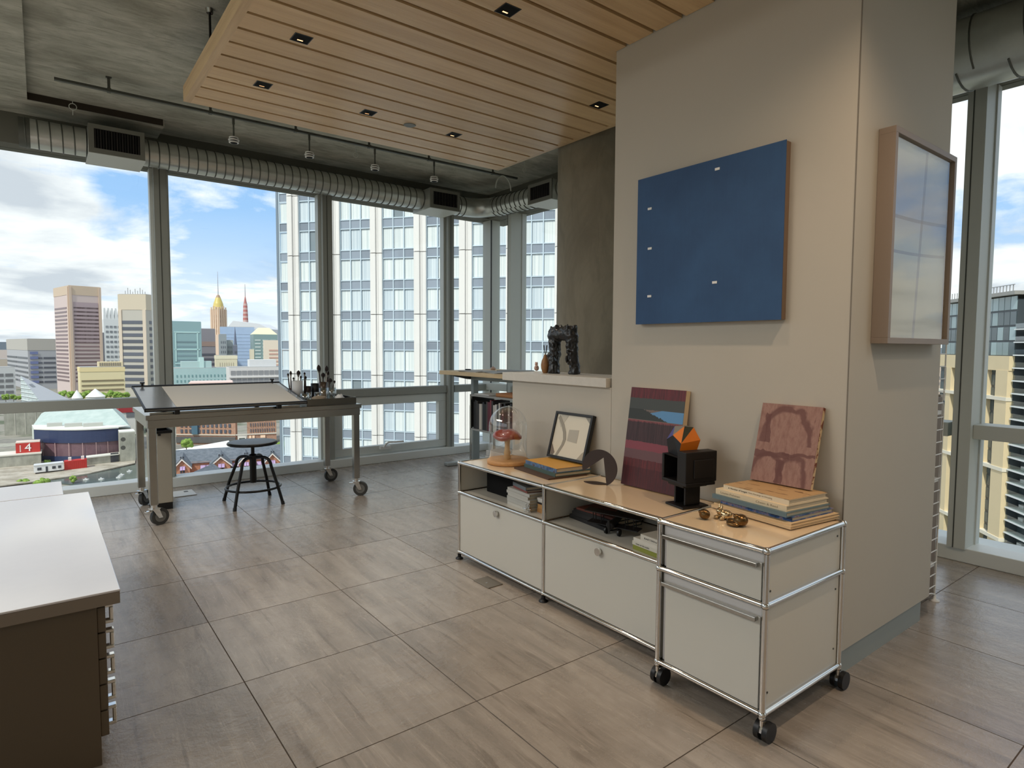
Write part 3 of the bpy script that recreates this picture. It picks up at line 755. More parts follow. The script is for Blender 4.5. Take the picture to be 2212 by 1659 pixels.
# striped painting leaning on the wall
def _stripes(t, c):
    s = t.n('ShaderNodeSeparateXYZ', {0: c['g']}); v = t.math('SUBTRACT', 1.0, s.outputs['Z']); u = t.math('SUBTRACT', 1.0, s.outputs['Y'])
    wob = t.math('MULTIPLY', t.math('SUBTRACT', t.noise(c['o'], 90, 3, .7), .5), .022)
    vv = t.math('ADD', v, wob)
    base = t.ramp(vv, [(0, rgb(112, 38, 46)), (.105, rgb(66, 70, 68)), (.215, rgb(112, 98, 92)), (.325, rgb(132, 72, 76)), (.345, rgb(70, 46, 50)), (.54, rgb(128, 62, 74)), (.625, rgb(100, 70, 74)), (.715, rgb(104, 40, 44)), (.80, rgb(86, 28, 34))], 'CONSTANT')
    st = t.noise(t.mapv(c['o'], (1, 190, 6)), 1.0, 3, .7)
    dark = t.ramp(st, [(.38, (0, 0, 0)), (.56, (1, 1, 1))])
    inband = t.ramp(vv, [(0, (1, 1, 1)), (.105, (0, 0, 0)), (.335, (1, 1, 1)), (.54, (0, 0, 0)), (.715, (1, 1, 1))], 'CONSTANT')
    base = t.mix(t.math('MULTIPLY', t.math('MULTIPLY', dark, inband), .6), base, rgb(34, 24, 28))
    # the small landscape: blue sky right of a falling dark ridge
    ridge = t.math('ADD', t.math('MULTIPLY_ADD', u, .20, .145), t.math('MULTIPLY', t.noise(t.mapv(c['o'], (1, 120, 1)), 1, 3, .7), .05))
    inl = t.math('MULTIPLY', t.math('GREATER_THAN', v, .215), t.math('LESS_THAN', v, .322))
    hill = t.math('GREATER_THAN', v, t.math('ADD', ridge, -.008))
    base = t.mix(t.math('MULTIPLY', inl, hill), base, rgb(48, 52, 50))
    sky = t.math('MULTIPLY', t.math('GREATER_THAN', t.math('MULTIPLY_ADD', t.math('SUBTRACT', v, .225), 6.0, u), .56), t.math('LESS_THAN', v, ridge))
    base = t.mix(t.math('MULTIPLY', inl, sky), base, rgb(92, 142, 186))
    return base
custom('stripe_painting', _stripes, .5)
def leaning_canvas(name, label, P, W_, V_, th, front, side, cat='painting'):
    P = Vector(P); V_ = Vector(V_); W_ = Vector(W_); Nn = W_.cross(V_).normalized()
    if Nn.x < 0: Nn = -Nn
    o = thing(name, label, cat, P)
    obj('canvas_face', MB().obox(P, W_, V_, Nn*.002), front, o)
    obj('stretcher', MB().obox(P+Nn*.002, W_, V_, Nn*(th-.002)), side, o)
    return o
leaning_canvas('painting', 'leaning canvas with dark red streaked bands and small blue landscape', (2.163, 1.660, top+.006), (0, .312, 0), (.066, 0, .456), .031, 'stripe_painting', 'canvas_side')

# cast black block sculpture with the faceted coloured head
bc = Vector((2.098, 1.548, top))
o = thing('block_sculpture', 'black hollow block sculpture on a stem with a faceted coloured top', 'sculpture', bc)
rotm = Matrix.Rotation(R(-14), 4, 'Z'); T = Matrix.Translation(bc) @ rotm
obj('base_plate', MB(T).box(-.066, -.056, 0, .066, .056, .009), 'iron_black', o, .002)
st = MB(T); st.box(-.038, -.036, .009, .038, -.026, .092).box(-.038, .026, .009, .038, .036, .092).box(.010, -.026, .009, .03, .026, .092)
obj('stem', st, 'iron_black', o, .003)
hb = MB(T)
hb.box(-.075, -.084, .098, .072, .072, .112).box(-.075, .058, .112, .072, .072, .212).box(-.078, -.084, .112, .078, -.030, .236).box(.05, -.030, .112, .072, .058, .20).box(-.06, -.05, .086, .06, .05, .099).box(-.040, -.090, .13, .06, -.084, .205)
hb.add([(-.075, .072, .212), (.072, .072, .212), (.072, -.03, .222), (-.075, -.03, .206)], [(3, 2, 1, 0)])
obj('hollow_block', hb, 'iron_black', o, .003)
hd = MB(T)
ptsh = [(-.045, .070, .214), (-.055, -.010, .208), (.035, -.012, .226), (.035, .068, .222), (-.050, .075, .268), (-.062, .020, .292), (-.012, .010, .328), (-.028, .052, .324), (.030, .004, .322), (.030, .050, .324), (.046, -.020, .272), (.042, .072, .27), (-.05, -.018, .262)]
bmh = bmesh.new(); [bmh.verts.new(p) for p in ptsh]; bmesh.ops.convex_hull(bmh, input=bmh.verts); bmh.normal_update()
pal = ['face_blue', 'face_green', 'face_orange', 'face_black', 'face_grey']
mat('face_blue', rgb(74, 76, 140), .5, vary=.25, scale=60); mat('face_green', rgb(44, 50, 36), .5, vary=.4, scale=60); mat('face_orange', rgb(206, 112, 22), .5); mat('face_black', rgb(22, 22, 26), .5); mat('face_grey', rgb(120, 118, 112), .5)
bmh.verts.index_update(); hd.v = [T @ v.co for v in bmh.verts]
for f in bmh.faces:
    c_ = f.calc_center_median(); nn = f.normal
    if nn.z > .75: k = 4
    elif c_.z > .30 and nn.y < -.2: k = 1
    elif nn.y < -.42 or nn.x > .3: k = 2
    elif c_.z > .262: k = 0
    else: k = 3
    hd.f.append([v.index for v in f.verts]); hd.sm.append(False); hd.mi.append(k)
bmh.free()
obj('faceted_head', hd, pal, o)

# five books on the pedestal, red canvas leaning on them, three bronzes
pt = .6022
bx, by, ra = 2.106, 1.178, R(-7); pf = pt; pt = .6066
book(bx+.004, by, pt, .275, .335, .010, ra, flat(204, 178, 140), 'wide tan paperback at the bottom of the pedestal stack', 'books on the pedestal', None, flat(214, 188, 148))
book(bx+.008, by-.002, pt+.0102, .268, .325, .008, ra, flat(214, 184, 140), 'thin cream paperback second from the bottom of the pedestal stack', 'books on the pedestal', None, flat(214, 188, 148))
def _pat(t, c):
    a = t.noise(t.mapv(c['o'], (1, 1, 1)), 26, 4, .65)
    return t.ramp(a, [(.36, rgb(30, 48, 84)), (.47, rgb(52, 92, 146)), (.56, rgb(140, 128, 146)), (.68, rgb(92, 80, 104))])
custom('book_pattern', _pat, .5)
book(bx+.010, by-.004, pt+.0184, .24, .295, .016, ra+R(1), 'book_pattern', 'blue and purple patterned book in the middle of the pedestal stack', 'books on the pedestal')
book(bx-.004, by+.012, pt+.0346, .245, .315, .016, ra, flat(96, 116, 122), 'teal spined hardback just under the cream books on the pedestal', 'books on the pedestal')
book(bx+.002, by+.012, pt+.0508, .235, .300, .020, ra, flat(222, 202, 168), 'thick cream hardback second from the top of the pedestal stack', 'books on the pedestal',
     [('Louise Fishman', .022, .011, flat(150, 132, 104), .088), ('Cheim & Read', .178, .011, flat(150, 132, 104), .088)])
def _cov(t, c):
    s = t.n('ShaderNodeSeparateXYZ', {0: c['o']})
    a = t.noise(t.mapv(c['o'], (30, 6, 1), rot=(0, 0, .7)), 2.2, 2, .5)
    up = t.math('GREATER_THAN', s.outputs['Z'], .0175)
    base = t.mix(up, rgb(222, 206, 178), rgb(184, 150, 108))
    ln = t.math('MULTIPLY', up, t.math('GREATER_THAN', a, .62))
    return t.mix(t.math('MULTIPLY', ln, .8), base, rgb(84, 56, 36))
custom('book_tan_cover', _cov, .5)
book(bx+.004, by+.000, pt+.0710, .215, .275, .019, ra, 'book_tan_cover', 'cream spined book with tan cover on top of the pedestal stack', 'books on the pedestal',
     [('A Number of Images', .022, .0085, flat(34, 30, 26), .085), ('from Paintings on Drawing', .112, .0075, flat(140, 120, 92), .098)])
pz = pt+.0902
def _redp(t, c):
    s = t.n('ShaderNodeSeparateXYZ', {0: c['g']}); u = t.math('SUBTRACT', 1.0, s.outputs['Y']); v = s.outputs['Z']
    wv = t.math('MULTIPLY', t.math('SUBTRACT', t.noise(c['o'], 14, 3, .5), .5), .22)
    u2 = t.math('ADD', u, wv); v2 = t.math('ADD', v, t.math('MULTIPLY', wv, .8))
    def ring(cx, cy, r, w, ky=1.0):
        dx = t.math('SUBTRACT', u2, cx); dy = t.math('MULTIPLY', t.math('SUBTRACT', v2, cy), ky)
        d = t.math('SQRT', t.math('ADD', t.math('MULTIPLY', dx, dx), t.math('MULTIPLY', dy, dy)))
        e = t.math('ABSOLUTE', t.math('SUBTRACT', d, r))
        return t.math('MULTIPLY', t.math('SUBTRACT', w, e), 32.0, clamp=True)
    def seg(cx, cy, w, h):
        a = t.math('LESS_THAN', t.math('ABSOLUTE', t.math('SUBTRACT', u2, cx)), w); b = t.math('LESS_THAN', t.math('ABSOLUTE', t.math('SUBTRACT', v2, cy)), h)
        return t.math('MULTIPLY', a, b)
    nz = t.noise(t.mapv(c['o'], (3, 9, 3)), 9, 4, .6)
    col = t.ramp(nz, [(.3, rgb(128, 88, 74)), (.6, rgb(150, 112, 98)), (.8, rgb(116, 74, 62))])
    dark = rgb(92, 46, 35)
    up = t.math('GREATER_THAN', v, .5)
    for k in (t.math('MULTIPLY', ring(.48, .56, .40, .055), up), seg(.16, .68, .055, .2), t.math('MULTIPLY', ring(.25, .10, .26, .05), t.math('GREATER_THAN', v, .1)), ring(.66, .10, .22, .045, .9), seg(.3, .36, .3, .035), seg(.72, .38, .26, .02), seg(.47, .16, .08, .14)):
        col = t.mix(t.math('MULTIPLY', k, .82), col, dark)
    return col
custom('red_painting', _redp, .5)
def _redside(t, c):
    a = t.noise(c['o'], 30, 3, .6); return t.ramp(a, [(.52, rgb(214, 188, 150)), (.58, rgb(120, 62, 46))])
custom('canvas_splash', _redside, .7)
leaning_canvas('painting', 'small canvas of dusty red brush strokes leaning on the pedestal books', (2.164, 1.072, pz+.005), (0, .235, 0), (.076, 0, .292), .018, 'red_painting', 'canvas_splash')
def remesh(o, vox=.003, disp=0.0, sc=.03):
    m = o.modifiers.new('remesh', 'REMESH'); m.mode = 'VOXEL'; m.voxel_size = vox; m.use_smooth_shade = True
    m2 = o.modifiers.new('smooth', 'SMOOTH'); m2.iterations = 3
    if disp:
        tx = bpy.data.textures.new('lumps', 'CLOUDS'); tx.noise_scale = sc
        d = o.modifiers.new('lumps', 'DISPLACE'); d.texture = tx; d.strength = disp; d.texture_coords = 'LOCAL'
pt = pf
b0 = Vector((1.842, 1.283, pt))
o = solo('bronze_figurine', 'small round bronze pebble-like figurine, leftmost of three on pedestal', 'figurine', MB().ball(b0+Vector((0, 0, .0185)), (.018, .020, .0185), 18, 12).ball(b0+Vector((-.014, .008, .028)), (.007, .008, .006)), 'bronze', b0, 'bronze figurines on the pedestal'); remesh(o, .0025)
b1 = onz(1563, 1121, pt)
o = solo('bronze_figurine', 'shiny pale bronze seated rabbit figurine with upright ears', 'figurine',
         MB().ball(b1+Vector((.004, -.006, .017)), (.020, .024, .017)).ball(b1+Vector((-.006, .012, .026)), (.013, .013, .013)).cyl(b1+Vector((-.004, .014, .032)), b1+Vector((.0, .016, .054)), .006, .0025, 8).cyl(b1+Vector((-.006, .006, .032)), b1+Vector((-.003, .004, .050)), .006, .0025, 8).ball(b1+Vector((-.016, .018, .006)), (.012, .010, .007)).ball(b1+Vector((-.018, -.006, .006)), (.012, .008, .007)), 'bronze_pale', b1, 'bronze figurines on the pedestal'); remesh(o, .0022)
b2 = onz(1592, 1136, pt)
o = solo('bronze_figurine', 'dark bronze curled sleeping animal figurine, rightmost on pedestal', 'figurine',
         MB().ball(b2+Vector((.006, -.010, .021)), (.025, .024, .021)).ball(b2+Vector((-.004, .018, .012)), (.016, .020, .0115)).ball(b2+Vector((-.008, -.002, .036)), (.012, .011, .008)).ball(b2+Vector((-.018, .006, .008)), (.012, .024, .008)), 'bronze', b2, 'bronze figurines on the pedestal'); remesh(o, .0025)

# ------------------------------------------------------------------ inside the open compartments
sz = .3868
o = solo('storage_box', 'plain black box at the back of the left open compartment', 'box', MB().box(1.985, 2.56, sz, 2.20, 2.825, sz+.132), 'black_matte', (2.13, 2.69, sz), None, .006)
sx, sy = 2.005, 2.425
for k in range(6):
    book(sx+.004*(k % 2), sy+.003*((k*2) % 3), sz+.0002+k*.0148, .20, .205, .0145, R(-6+k % 2), flat(196-6*(k % 3), 192-5*(k % 3), 182-4*(k % 3)), 'white spined paperback in the left compartment pile, %s from the bottom' % ORD[k], 'white books in the left compartment')
book(sx+.01, sy-.005, sz+.0892, .19, .150, .012, R(-10), flat(132, 70, 62), 'red spined book near the top of the left compartment pile', 'books in the left compartment')
book(sx+.004, sy-.008, sz+.1014, .19, .150, .018, R(-12), flat(104, 112, 116), 'grey spined book on top of the left compartment pile', 'books in the left compartment')
px_, py_ = 2.02, 2.255
for k, (h, c_, lb) in enumerate(((.022, (176, 126, 72), 'orange brown book at the bottom of the small pile by the chrome post'), (.020, (188, 140, 84), 'light brown book second in the small pile by the post'), (.010, (40, 30, 28), 'dark thin book third in the small pile by the post'), (.008, (200, 196, 186), 'white booklet second from top in the small pile by the post'), (.012, (208, 204, 196), 'white book on top of the small pile by the post'))):
    book(px_, py_-.004*(k % 2), sz+.0002+sum((.0222, .0202, .0102, .0082, .0122)[:k]), .17, .12, h, R(-3), flat(*c_), lb, 'small pile by the post')
cc = Vector((2.03, 2.33, sz))
solo('grey_cup', 'small dark grey cup between two book piles in the left compartment', 'cup', MB().lathe([(.014, 0), (.017, .004), (.017, .034), (.014, .035), (.0, .035)], (2.03, 2.334, sz), 16), flat(84, 86, 86), (2.03, 2.334, sz))
wf_ = Vector((1.895, 2.345, sz))
o = thing('wire_figure', 'tiny silver wire airplane figure at the front of left compartment', 'figurine', wf_)
obj('body', MB().tube([wf_+Vector((0, .036, .014)), wf_+Vector((-.004, .0, .016)), wf_+Vector((0, -.03, .018))], [.002, .005, .003], 8), 'chrome', o)
obj('wing', MB().box(wf_.x-.018, wf_.y-.012, wf_.z+.018, wf_.x+.018, wf_.y-.002, wf_.z+.020), 'chrome', o)
obj('loop', MB().tube([wf_+Vector((0, .014*math.cos(2*PI*i/14)-.004, .030+.014*math.sin(2*PI*i/14))) for i in range(14)], .0014, 5, True), 'chrome', o)
obj('skid', MB().cyl(wf_+Vector((-.008, .014, .0)), wf_+Vector((0, .004, .014)), .0014, n=5).cyl(wf_+Vector((.008, .014, .0)), wf_+Vector((0, .004, .014)), .0014, n=5).cyl(wf_+Vector((0, -.024, .0)), wf_+Vector((0, -.016, .015)), .0014, n=5), 'chrome', o)
# right compartment
qx, qy = 2.093, 2.004
for k, (h, c_, lb) in enumerate(((.018, (28, 26, 26), 'black book at the bottom of the pile in the right compartment'), (.020, (36, 34, 34), 'black and white spined book in the right compartment pile'), (.016, (22, 20, 20), 'black book second from top in the right compartment pile'), (.010, (96, 48, 36), 'red brown covered book on top of the right compartment pile'))):
    z_ = sz+.0002+sum((.0182, .0202, .0162)[:k])
    bk = book(qx+.004*(k % 2), qy-.01*k, z_, .215, .27-.012*k, h, R(-6+2*k), flat(*c_), lb, 'pile in the right compartment')
ap = onz(1318, 1158, sz); ap.z = sz
o = thing('model_biplane', 'dark metal model biplane standing in the right open compartment', 'model airplane', ap)
A = Matrix.Translation(ap) @ Matrix.Rotation(R(14), 4, 'Z') @ Matrix.Rotation(R(-6), 4, 'Y')
obj('fuselage', MB(A).tube([(-.006, 0, .047), (.0, 0, .047), (.02, 0, .048), (.06, 0, .052), (.105, 0, .056), (.15, 0, .058)][::-1], [.003, .009, .014, .018, .019, .010], 12), 'iron_black', o)
for zz, w_ in ((.036, .125), (.088, .135)): obj('wing', MB(A).box(.025-.012, -w_, zz, .025+.034, w_, zz+.004), 'iron_black', o, .001)
sB = [obj('strut', MB(A).cyl((.03, yy, .039), (.03, yy, .089), .0022, n=6).cyl((.052, yy, .039), (.052, yy, .089), .0022, n=6), 'iron_black', o) for yy in (-.10, -.06, .06, .10)]
obj('tail', MB(A).box(.138, -.045, .057, .158, .045, .060).box(.140, -.002, .060, .160, .002, .092), 'iron_black', o)
obj('propeller', MB(A).box(-.0095, -.005, .020, -.0065, .005, .075), 'iron_black', o)
for yy in (-.032, .032):
    wv = Matrix.Translation(ap) @ Matrix.Rotation(R(14), 4, 'Z')
    obj('wheel', MB(wv).cyl((.022, yy-.004, .016), (.022, yy+.004, .016), .016, n=16).cyl((.022, yy, .016), (.030, yy*.4, .044), .0022, n=6), 'black', o)
rx, ry = 1.985, 1.552
for k, (h, w_, c_, lb) in enumerate(((.020, .19, (142, 146, 62), 'lime green book at the bottom of the white pile behind pedestal'), (.016, .19, (212, 206, 190), 'white book second from bottom above the lime green book'), (.016, .18, (218, 212, 198), 'white book third in the pile above the lime green one'), (.024, .13, (206, 200, 186), 'thick white book on top of the pile above the lime green one'))):
    z_ = sz+.0002+sum((.0202, .0162, .0162)[:k])
    sp = [('BAETERNA' if k == 3 else 'notes on the studio', .02, .010, 'black', .075)] if k in (1, 3) else None
    book(rx-.004*k, ry-(.0, .0, .005, .022)[k], z_, .20, w_, h, R(-5), flat(*c_), lb, 'white pile in the right compartment', sp)
solo('green_folder', 'dark green box leaning at the back of the right compartment', 'folder', MB().box(2.17, 1.50, sz, 2.215, 1.68, sz+.13), flat(40, 50, 36), (2.19, 1.59, sz))

# ------------------------------------------------------------------ on the ledge
lz = 1.0523
lg = Vector((2.39, 2.63, lz))
def tpath(pts, rs): return MB().tube([lg+Vector(p) for p in pts], rs, 12)
mb = MB(); zt = .282
for pts, rs in (([(.0, .038+.036, .0), (0, .073, .03), (0, .070, .09), (0, .066, .16), (0, .068, .22), (0, .060, .27)], [.036, .033, .028, .034, .040, .030]),
                ([(.02, -.080, .0), (.02, -.082, .03), (.015, -.080, .09), (.01, -.074, .16), (.005, -.068, .22), (0, -.062, .272)], [.032, .030, .028, .030, .040, .030]),
                ([(0, .065, .235), (0, .02, .232), (0, -.02, .232), (0, -.065, .24)], [.036, .040, .040, .038])):
    mb.tube([lg+Vector(p)+Vector((0, .014, 0)) for p in pts], [q*1.06 for q in rs], 12)
rr = random.Random(3)
for k in range(46):
    leg = rr.random() < .5; z_ = rr.uniform(.02, .27); y_ = (.068 if leg else -.074)+rr.uniform(-.022, .022); x_ = rr.choice((-1, 1))*rr.uniform(.012, .03)
    mb.ball(lg+Vector((x_, y_+.014, z_)), (.010, rr.uniform(.006, .012), rr.uniform(.012, .026)), 8, 6)
for k in range(14): mb.ball(lg+Vector((rr.uniform(-.02, .02), rr.uniform(-.1, .1), zt-.02+rr.uniform(0, .01))), (.014, rr.uniform(.012, .02), .012), 8, 6)
o = solo('legs_sculpture', 'rough glossy black sculpture of two standing legs on the ledge', 'sculpture', mb, 'sculpt_black', lg)
for v in o.data.vertices: v.co.z = max(v.co.z, .0003)
m = o.modifiers.new('remesh', 'REMESH'); m.mode = 'VOXEL'; m.voxel_size = .0045; m.use_smooth_shade = True
tx = bpy.data.textures.new('crumple', 'CLOUDS'); tx.noise_scale = .022; tx.noise_depth = 3
dm = o.modifiers.new('crumple', 'DISPLACE'); dm.texture = tx; dm.strength = .016; dm.mid_level = .55; dm.texture_coords = 'LOCAL'
vz = onz(1178, 806, lz)
o = thing('gourd_vase', 'small brown gourd shaped vase beside the black legs sculpture', 'vase', vz)
obj('vase_body', MB().lathe([(.013, 0), (.017, .005), (.025, .028), (.027, .05), (.022, .075), (.013, .094), (.009, .104), (.010, .11)], vz, 18), mat('gourd', rgb(142, 100, 58), .5, vary=.35, scale=40), o)
for (dx, dy) in ((0, .010), (.004, -.004), (-.004, -.012)): obj('sprig', MB().tube([vz+Vector((0, 0, .10)), vz+Vector((dx, dy, .135)), vz+Vector((dx*1.4, dy*1.5, .165))], [.002, .003, .0035], 6), flat(62, 66, 62), o)
fz = onz(1159, 801, lz)
o = solo('pink_figurine', 'little pale pink bear-like ceramic figurine on the ledge', 'figurine', MB().ball(fz+Vector((0, 0, .018)), (.016, .017, .019)).ball(fz+Vector((0, .002, .044)), .011).ball(fz+Vector((-.012, -.014, .03)), (.007, .010, .007)).ball(fz+Vector((0, .010, .054)), .005).ball(fz+Vector((0, -.006, .054)), .005), flat(196, 158, 142, .5), fz); remesh(o, .003)
# ------------------------------------------------------------------ paintings on the block
def _bluep(t, c):
    a = t.noise(c['o'], 5, 5, .6); b = t.noise(t.mapv(c['o'], (1, 40, 3)), 2, 3, .6)
    return t.mix(t.math('MULTIPLY', b, .3), t.ramp(a, [(.3, rgb(34, 66, 106)), (.7, rgb(44, 80, 122))]), rgb(54, 92, 132))
custom('blue_paint', _bluep, .6)
bp0, bp1, bz0, bz1 = 1.236, 1.952, 1.315, 1.982
o = thing('painting', 'large plain blue canvas with five tiny white tags on the wall', 'painting', (2.245, 1.594, 1.65))
obj('canvas_face', MB().box(2.226, bp0, bz0, 2.229, bp1, bz1), 'blue_paint', o)
obj('stretcher', MB().box(2.229, bp0+.002, bz0+.002, 2.2612, bp1-.002, bz1-.002), 'canvas_blue_side', o)
for (a_, b_) in ((1550, 365), (1404, 451), (1404, 537), (1403, 640), (1544, 610)):
    q = onx(a_, b_, 2.226); obj('white_tag', MB().box(2.2235, q.y-.011, q.z-.005, 2.226, q.y+.011, q.z+.005), 'white_plastic', o)
def _pale(t, c):
    s = t.n('ShaderNodeSeparateXYZ', {0: c['g']}); v = s.outputs['Z']; u = s.outputs['X']
    n = t.noise(c['o'], 6, 4, .6); vv = t.math('ADD', v, t.math('MULTIPLY', t.math('SUBTRACT', n, .5), .12))
    col = t.ramp(vv, [(0, rgb(170, 162, 122)), (.3, rgb(182, 178, 146)), (.5, rgb(176, 184, 178)), (.62, rgb(160, 166, 184)), (.78, rgb(168, 170, 178)), (1, rgb(186, 190, 176))])
    def bar(sock, p, w): return t.math('LESS_THAN', t.math('ABSOLUTE', t.math('SUBTRACT', sock, p)), w)
    u2 = t.math('ADD', u, t.math('MULTIPLY_ADD', v, -.12, .06))
    v2 = t.math('ADD', v, t.math('MULTIPLY', t.math('MULTIPLY', u, u), -.03))
    for k in (bar(u2, .54, .02), bar(v2, .615, .009), bar(v2, .44, .008)): col = t.mix(t.math('MULTIPLY', k, .7), col, rgb(112, 96, 88))  # window bars reflected in the glass, painted into the artwork
    return col
custom('art_with_reflection', _pale, .6)
ax0, ax1, az0, az1, ay = 2.428, 3.035, 1.226, 1.998, .942
o = thing('framed_artwork', 'deep pale wood framed pastel artwork behind glass on the block end', 'picture', ((ax0+ax1)/2, ay, (az0+az1)/2))
b = MB()
for q in ((ax0, ax1, az0, az0+.022), (ax0, ax1, az1-.022, az1), (ax0, ax0+.022, az0+.022, az1-.022), (ax1-.022, ax1, az0+.022, az1-.022)): b.box(q[0], ay, q[2], q[1], .9992, q[3])
obj('frame', b, 'art_frame_wood', o, .001)
obj('art_paper', MB().box(ax0+.02, ay+.024, az0+.02, ax1-.02, ay+.03, az1-.02), 'art_with_reflection', o)
obj('glazing', MB().box(ax0+.02, ay+.010, az0+.02, ax1-.02, ay+.0125, az1-.02), glassy('art_glass', (.97, .97, .97), 1.5), o)
# ------------------------------------------------------------------ wire shelf ladder and canvases right of the block
o = thing('wire_shelf', 'tall white wire shelving ladder fixed to the block end', 'shelf', (3.25, 1.05, 0))
def ladder(y, z0, z1):
    h = obj('ladder_frame', MB().tube([(3.142, y, z1), (3.36, y, z1), (3.372, y, z1-.012), (3.372, y, z0)], .0035, 8).cyl((3.142, y, z0), (3.142, y, z1), .0035, n=8), 'white_plastic', o)
    z = z0+.045
    while z < z1-.03:
        obj('rung', MB().cyl((3.142, y, z), (3.372, y, z), .0028, n=6), 'white_plastic', h); z += .058
for y in (1.055, 1.62):
    ladder(y, .03, .955); ladder(y, .965, 1.83)
    obj('foot', MB().tube([(3.142, y, .075), (3.33, y, .045), (3.372, y, .03)], .0035, 6).lathe([(.022, 0), (.022, .004), (.008, .010), (.006, .03)], (3.372, y, 0), 14), 'white_plastic', o)
SHZ = (.17, .58, .90, 1.32)
for z in SHZ: obj('shelf_board', MB().box(3.145, 1.06, z, 3.365, 1.615, z+.018), 'white_plastic', o)
for k, (x0, y0, z, w_, d_, h, c_, lb) in enumerate(((3.16, 1.10, SHZ[2]+.0182, .16, .2, .09, (196, 190, 176), 'small pale box on the third white wire shelf'), (3.16, 1.08, SHZ[1]+.0182, .17, .4, .24, (76, 66, 58), 'dark brown box on the second white wire shelf'), (3.16, 1.08, SHZ[0]+.0182, .17, .42, .33, (128, 116, 100), 'big taupe box on the lowest white wire shelf'))):
    b_ = thing('storage_box', lb, 'box', (x0, y0, z)); obj('box_body', MB().box(x0, y0, z, x0+w_, y0+d_, z+h*.75), flat(*c_), b_, .002); obj('lid', MB().box(x0-.002, y0-.002, z+h*.75, x0+w_+.002, y0+d_+.002, z+h), flat(*c_), b_, .002)
leanc = thing('canvas_panel', 'tall brown panel standing on edge behind the wire ladder', 'panel', (3.435, 1.35, 0))
obj('panel_board', MB().box(3.398, 1.092, 0, 3.472, 1.78, .975), flat(122, 108, 94, .6), leanc, .003)
obj('edge_tape', MB().box(3.398, 1.0905, .20, 3.407, 1.0925, .24), flat(196, 186, 168), leanc)
c2 = thing('canvas_panel', 'pale wrapped canvas standing beside the tall brown panel', 'panel', (3.49, 1.35, 0))
obj('panel_board', MB().box(3.474, 1.10, 0, 3.512, 1.80, .985), flat(176, 170, 158, .6), c2, .003)
obj('plastic_wrap', MB().box(3.4735, 1.0985, .12, 3.5125, 1.2, .34), glassy('wrap', (.9, .9, .9), 1.6, .1), c2)
# ================================================================== steel drafting table
tx0, tx1, ty0, ty1, tz = .528, 2.03, 4.63, 5.34, .745
o = thing('drafting_table', 'stainless steel work table on four rubber castors by the windows', 'table', ((tx0+tx1)/2, (ty0+ty1)/2, 0))
obj('tabletop', MB().box(tx0, ty0, tz-.032, tx1, ty1, tz), 'steel', o, .003)
ap_ = MB()
ap_.box(tx0+.012, ty0+.008, tz-.088, tx1-.012, ty0+.03, tz-.033).box(tx0+.012, ty1-.03, tz-.088, tx1-.012, ty1-.008, tz-.033)
ap_.box(tx0+.01, ty0+.03, tz-.088, tx0+.03, ty1-.03, tz-.033).box(tx1-.03, ty0+.03, tz-.088, tx1-.01, ty1-.03, tz-.033)
obj('apron', ap_, 'steel', o, .002)
for x in (tx0+.015, tx1-.063):
    for y in (ty0+.012, ty1-.06):
        lg_ = obj('leg', MB().box(x, y, .142, x+.048, y+.048, tz-.034), 'steel', o, .004)
        c = Vector((x+.024, y+.024, 0)); a = R(200 if x < 1 else 150) + (.5 if y > 5 else 0)
        T = Matrix.Translation(c) @ Matrix.Rotation(a, 4, 'Z')
        obj('castor_fork', MB(T).cyl((0, 0, .118), (0, 0, .143), .020, n=16).prism([(.0-.022, -.022, .118), (.022, -.022, .118), (-.020, -.022, .05), (-.046, -.022, .05)], (0, .005, 0)).prism([(-.022, .017, .118), (.022, .017, .118), (-.020, .017, .05), (-.046, .017, .05)], (0, .005, 0)).box(-.03, -.024, .112, .026, .024, .119).box(.02, -.014, .098, .056, .014, .106), 'chrome', lg_)
        obj('wheel', MB(T).cyl((-.034, -.014, .057), (-.034, .014, .057), .057, n=28), 'rubber', lg_, .004)
        obj('wheel_hub', MB(T).cyl((-.034, -.0165, .057), (-.034, .0165, .057), .036, n=24), flat(110, 110, 106, .4), lg_)
# drawing board
bx0, bx1 = .528, 1.582
BP = Vector((bx0, 4.612, .772)); BV = Vector((0, .69, .116)); BVn = BV.normalized(); BN = Vector((1, 0, 0)).cross(BVn)
L_ = BV.length
o = thing('drawing_board', 'tilted dark grey drawing board with black edge bars on the table', 'drawing board', (1.055, 4.95, .76))
obj('board', MB().obox(BP, (bx1-bx0, 0, 0), BVn*L_, BN*.014), 'board_grey', o, .002)
for v_ in (0, L_-.016): obj('edge_bar', MB().obox(BP-Vector((.006, 0, 0))+BVn*v_-BN*.004, (bx1-bx0+.012, 0, 0), BVn*.016, BN*.024), 'black', o, .002)
for x in (bx0-.004, bx1-.006): obj('edge_bar', MB().obox(BP+Vector((x-bx0, 0, 0))+BVn*.016, (.010, 0, 0), BVn*(L_-.032), BN*.016), 'black', o)
for x in (.59, 1.525):
    q = BP+Vector((x-bx0, 0, 0))+BVn*(L_-.012)
    obj('clamp_knob', MB().cyl(q+BN*.018, q+BN*.040, .008, n=10).cyl(q+BN*.036, q+BN*.046, .016, n=12), 'black', o)
for x in (.70, 1.37): obj('support_block', MB().box(x, 4.625, tz+.0005, x+.03, 4.66, .782), 'black', o)
for x in (.70, 1.37): obj('support_leg', MB().box(x, 5.22, tz+.0005, x+.03, 5.25, .878), 'black', o)
obj('lower_rail', MB().box(.56, 4.68, tz+.0005, 1.55, 4.70, tz+.012), 'chrome_soft', o)
ps = thing('paper_sheet', 'large cream drawing sheet lying on the tilted drawing board', 'paper', BP+Vector((.55, .3, .07)))
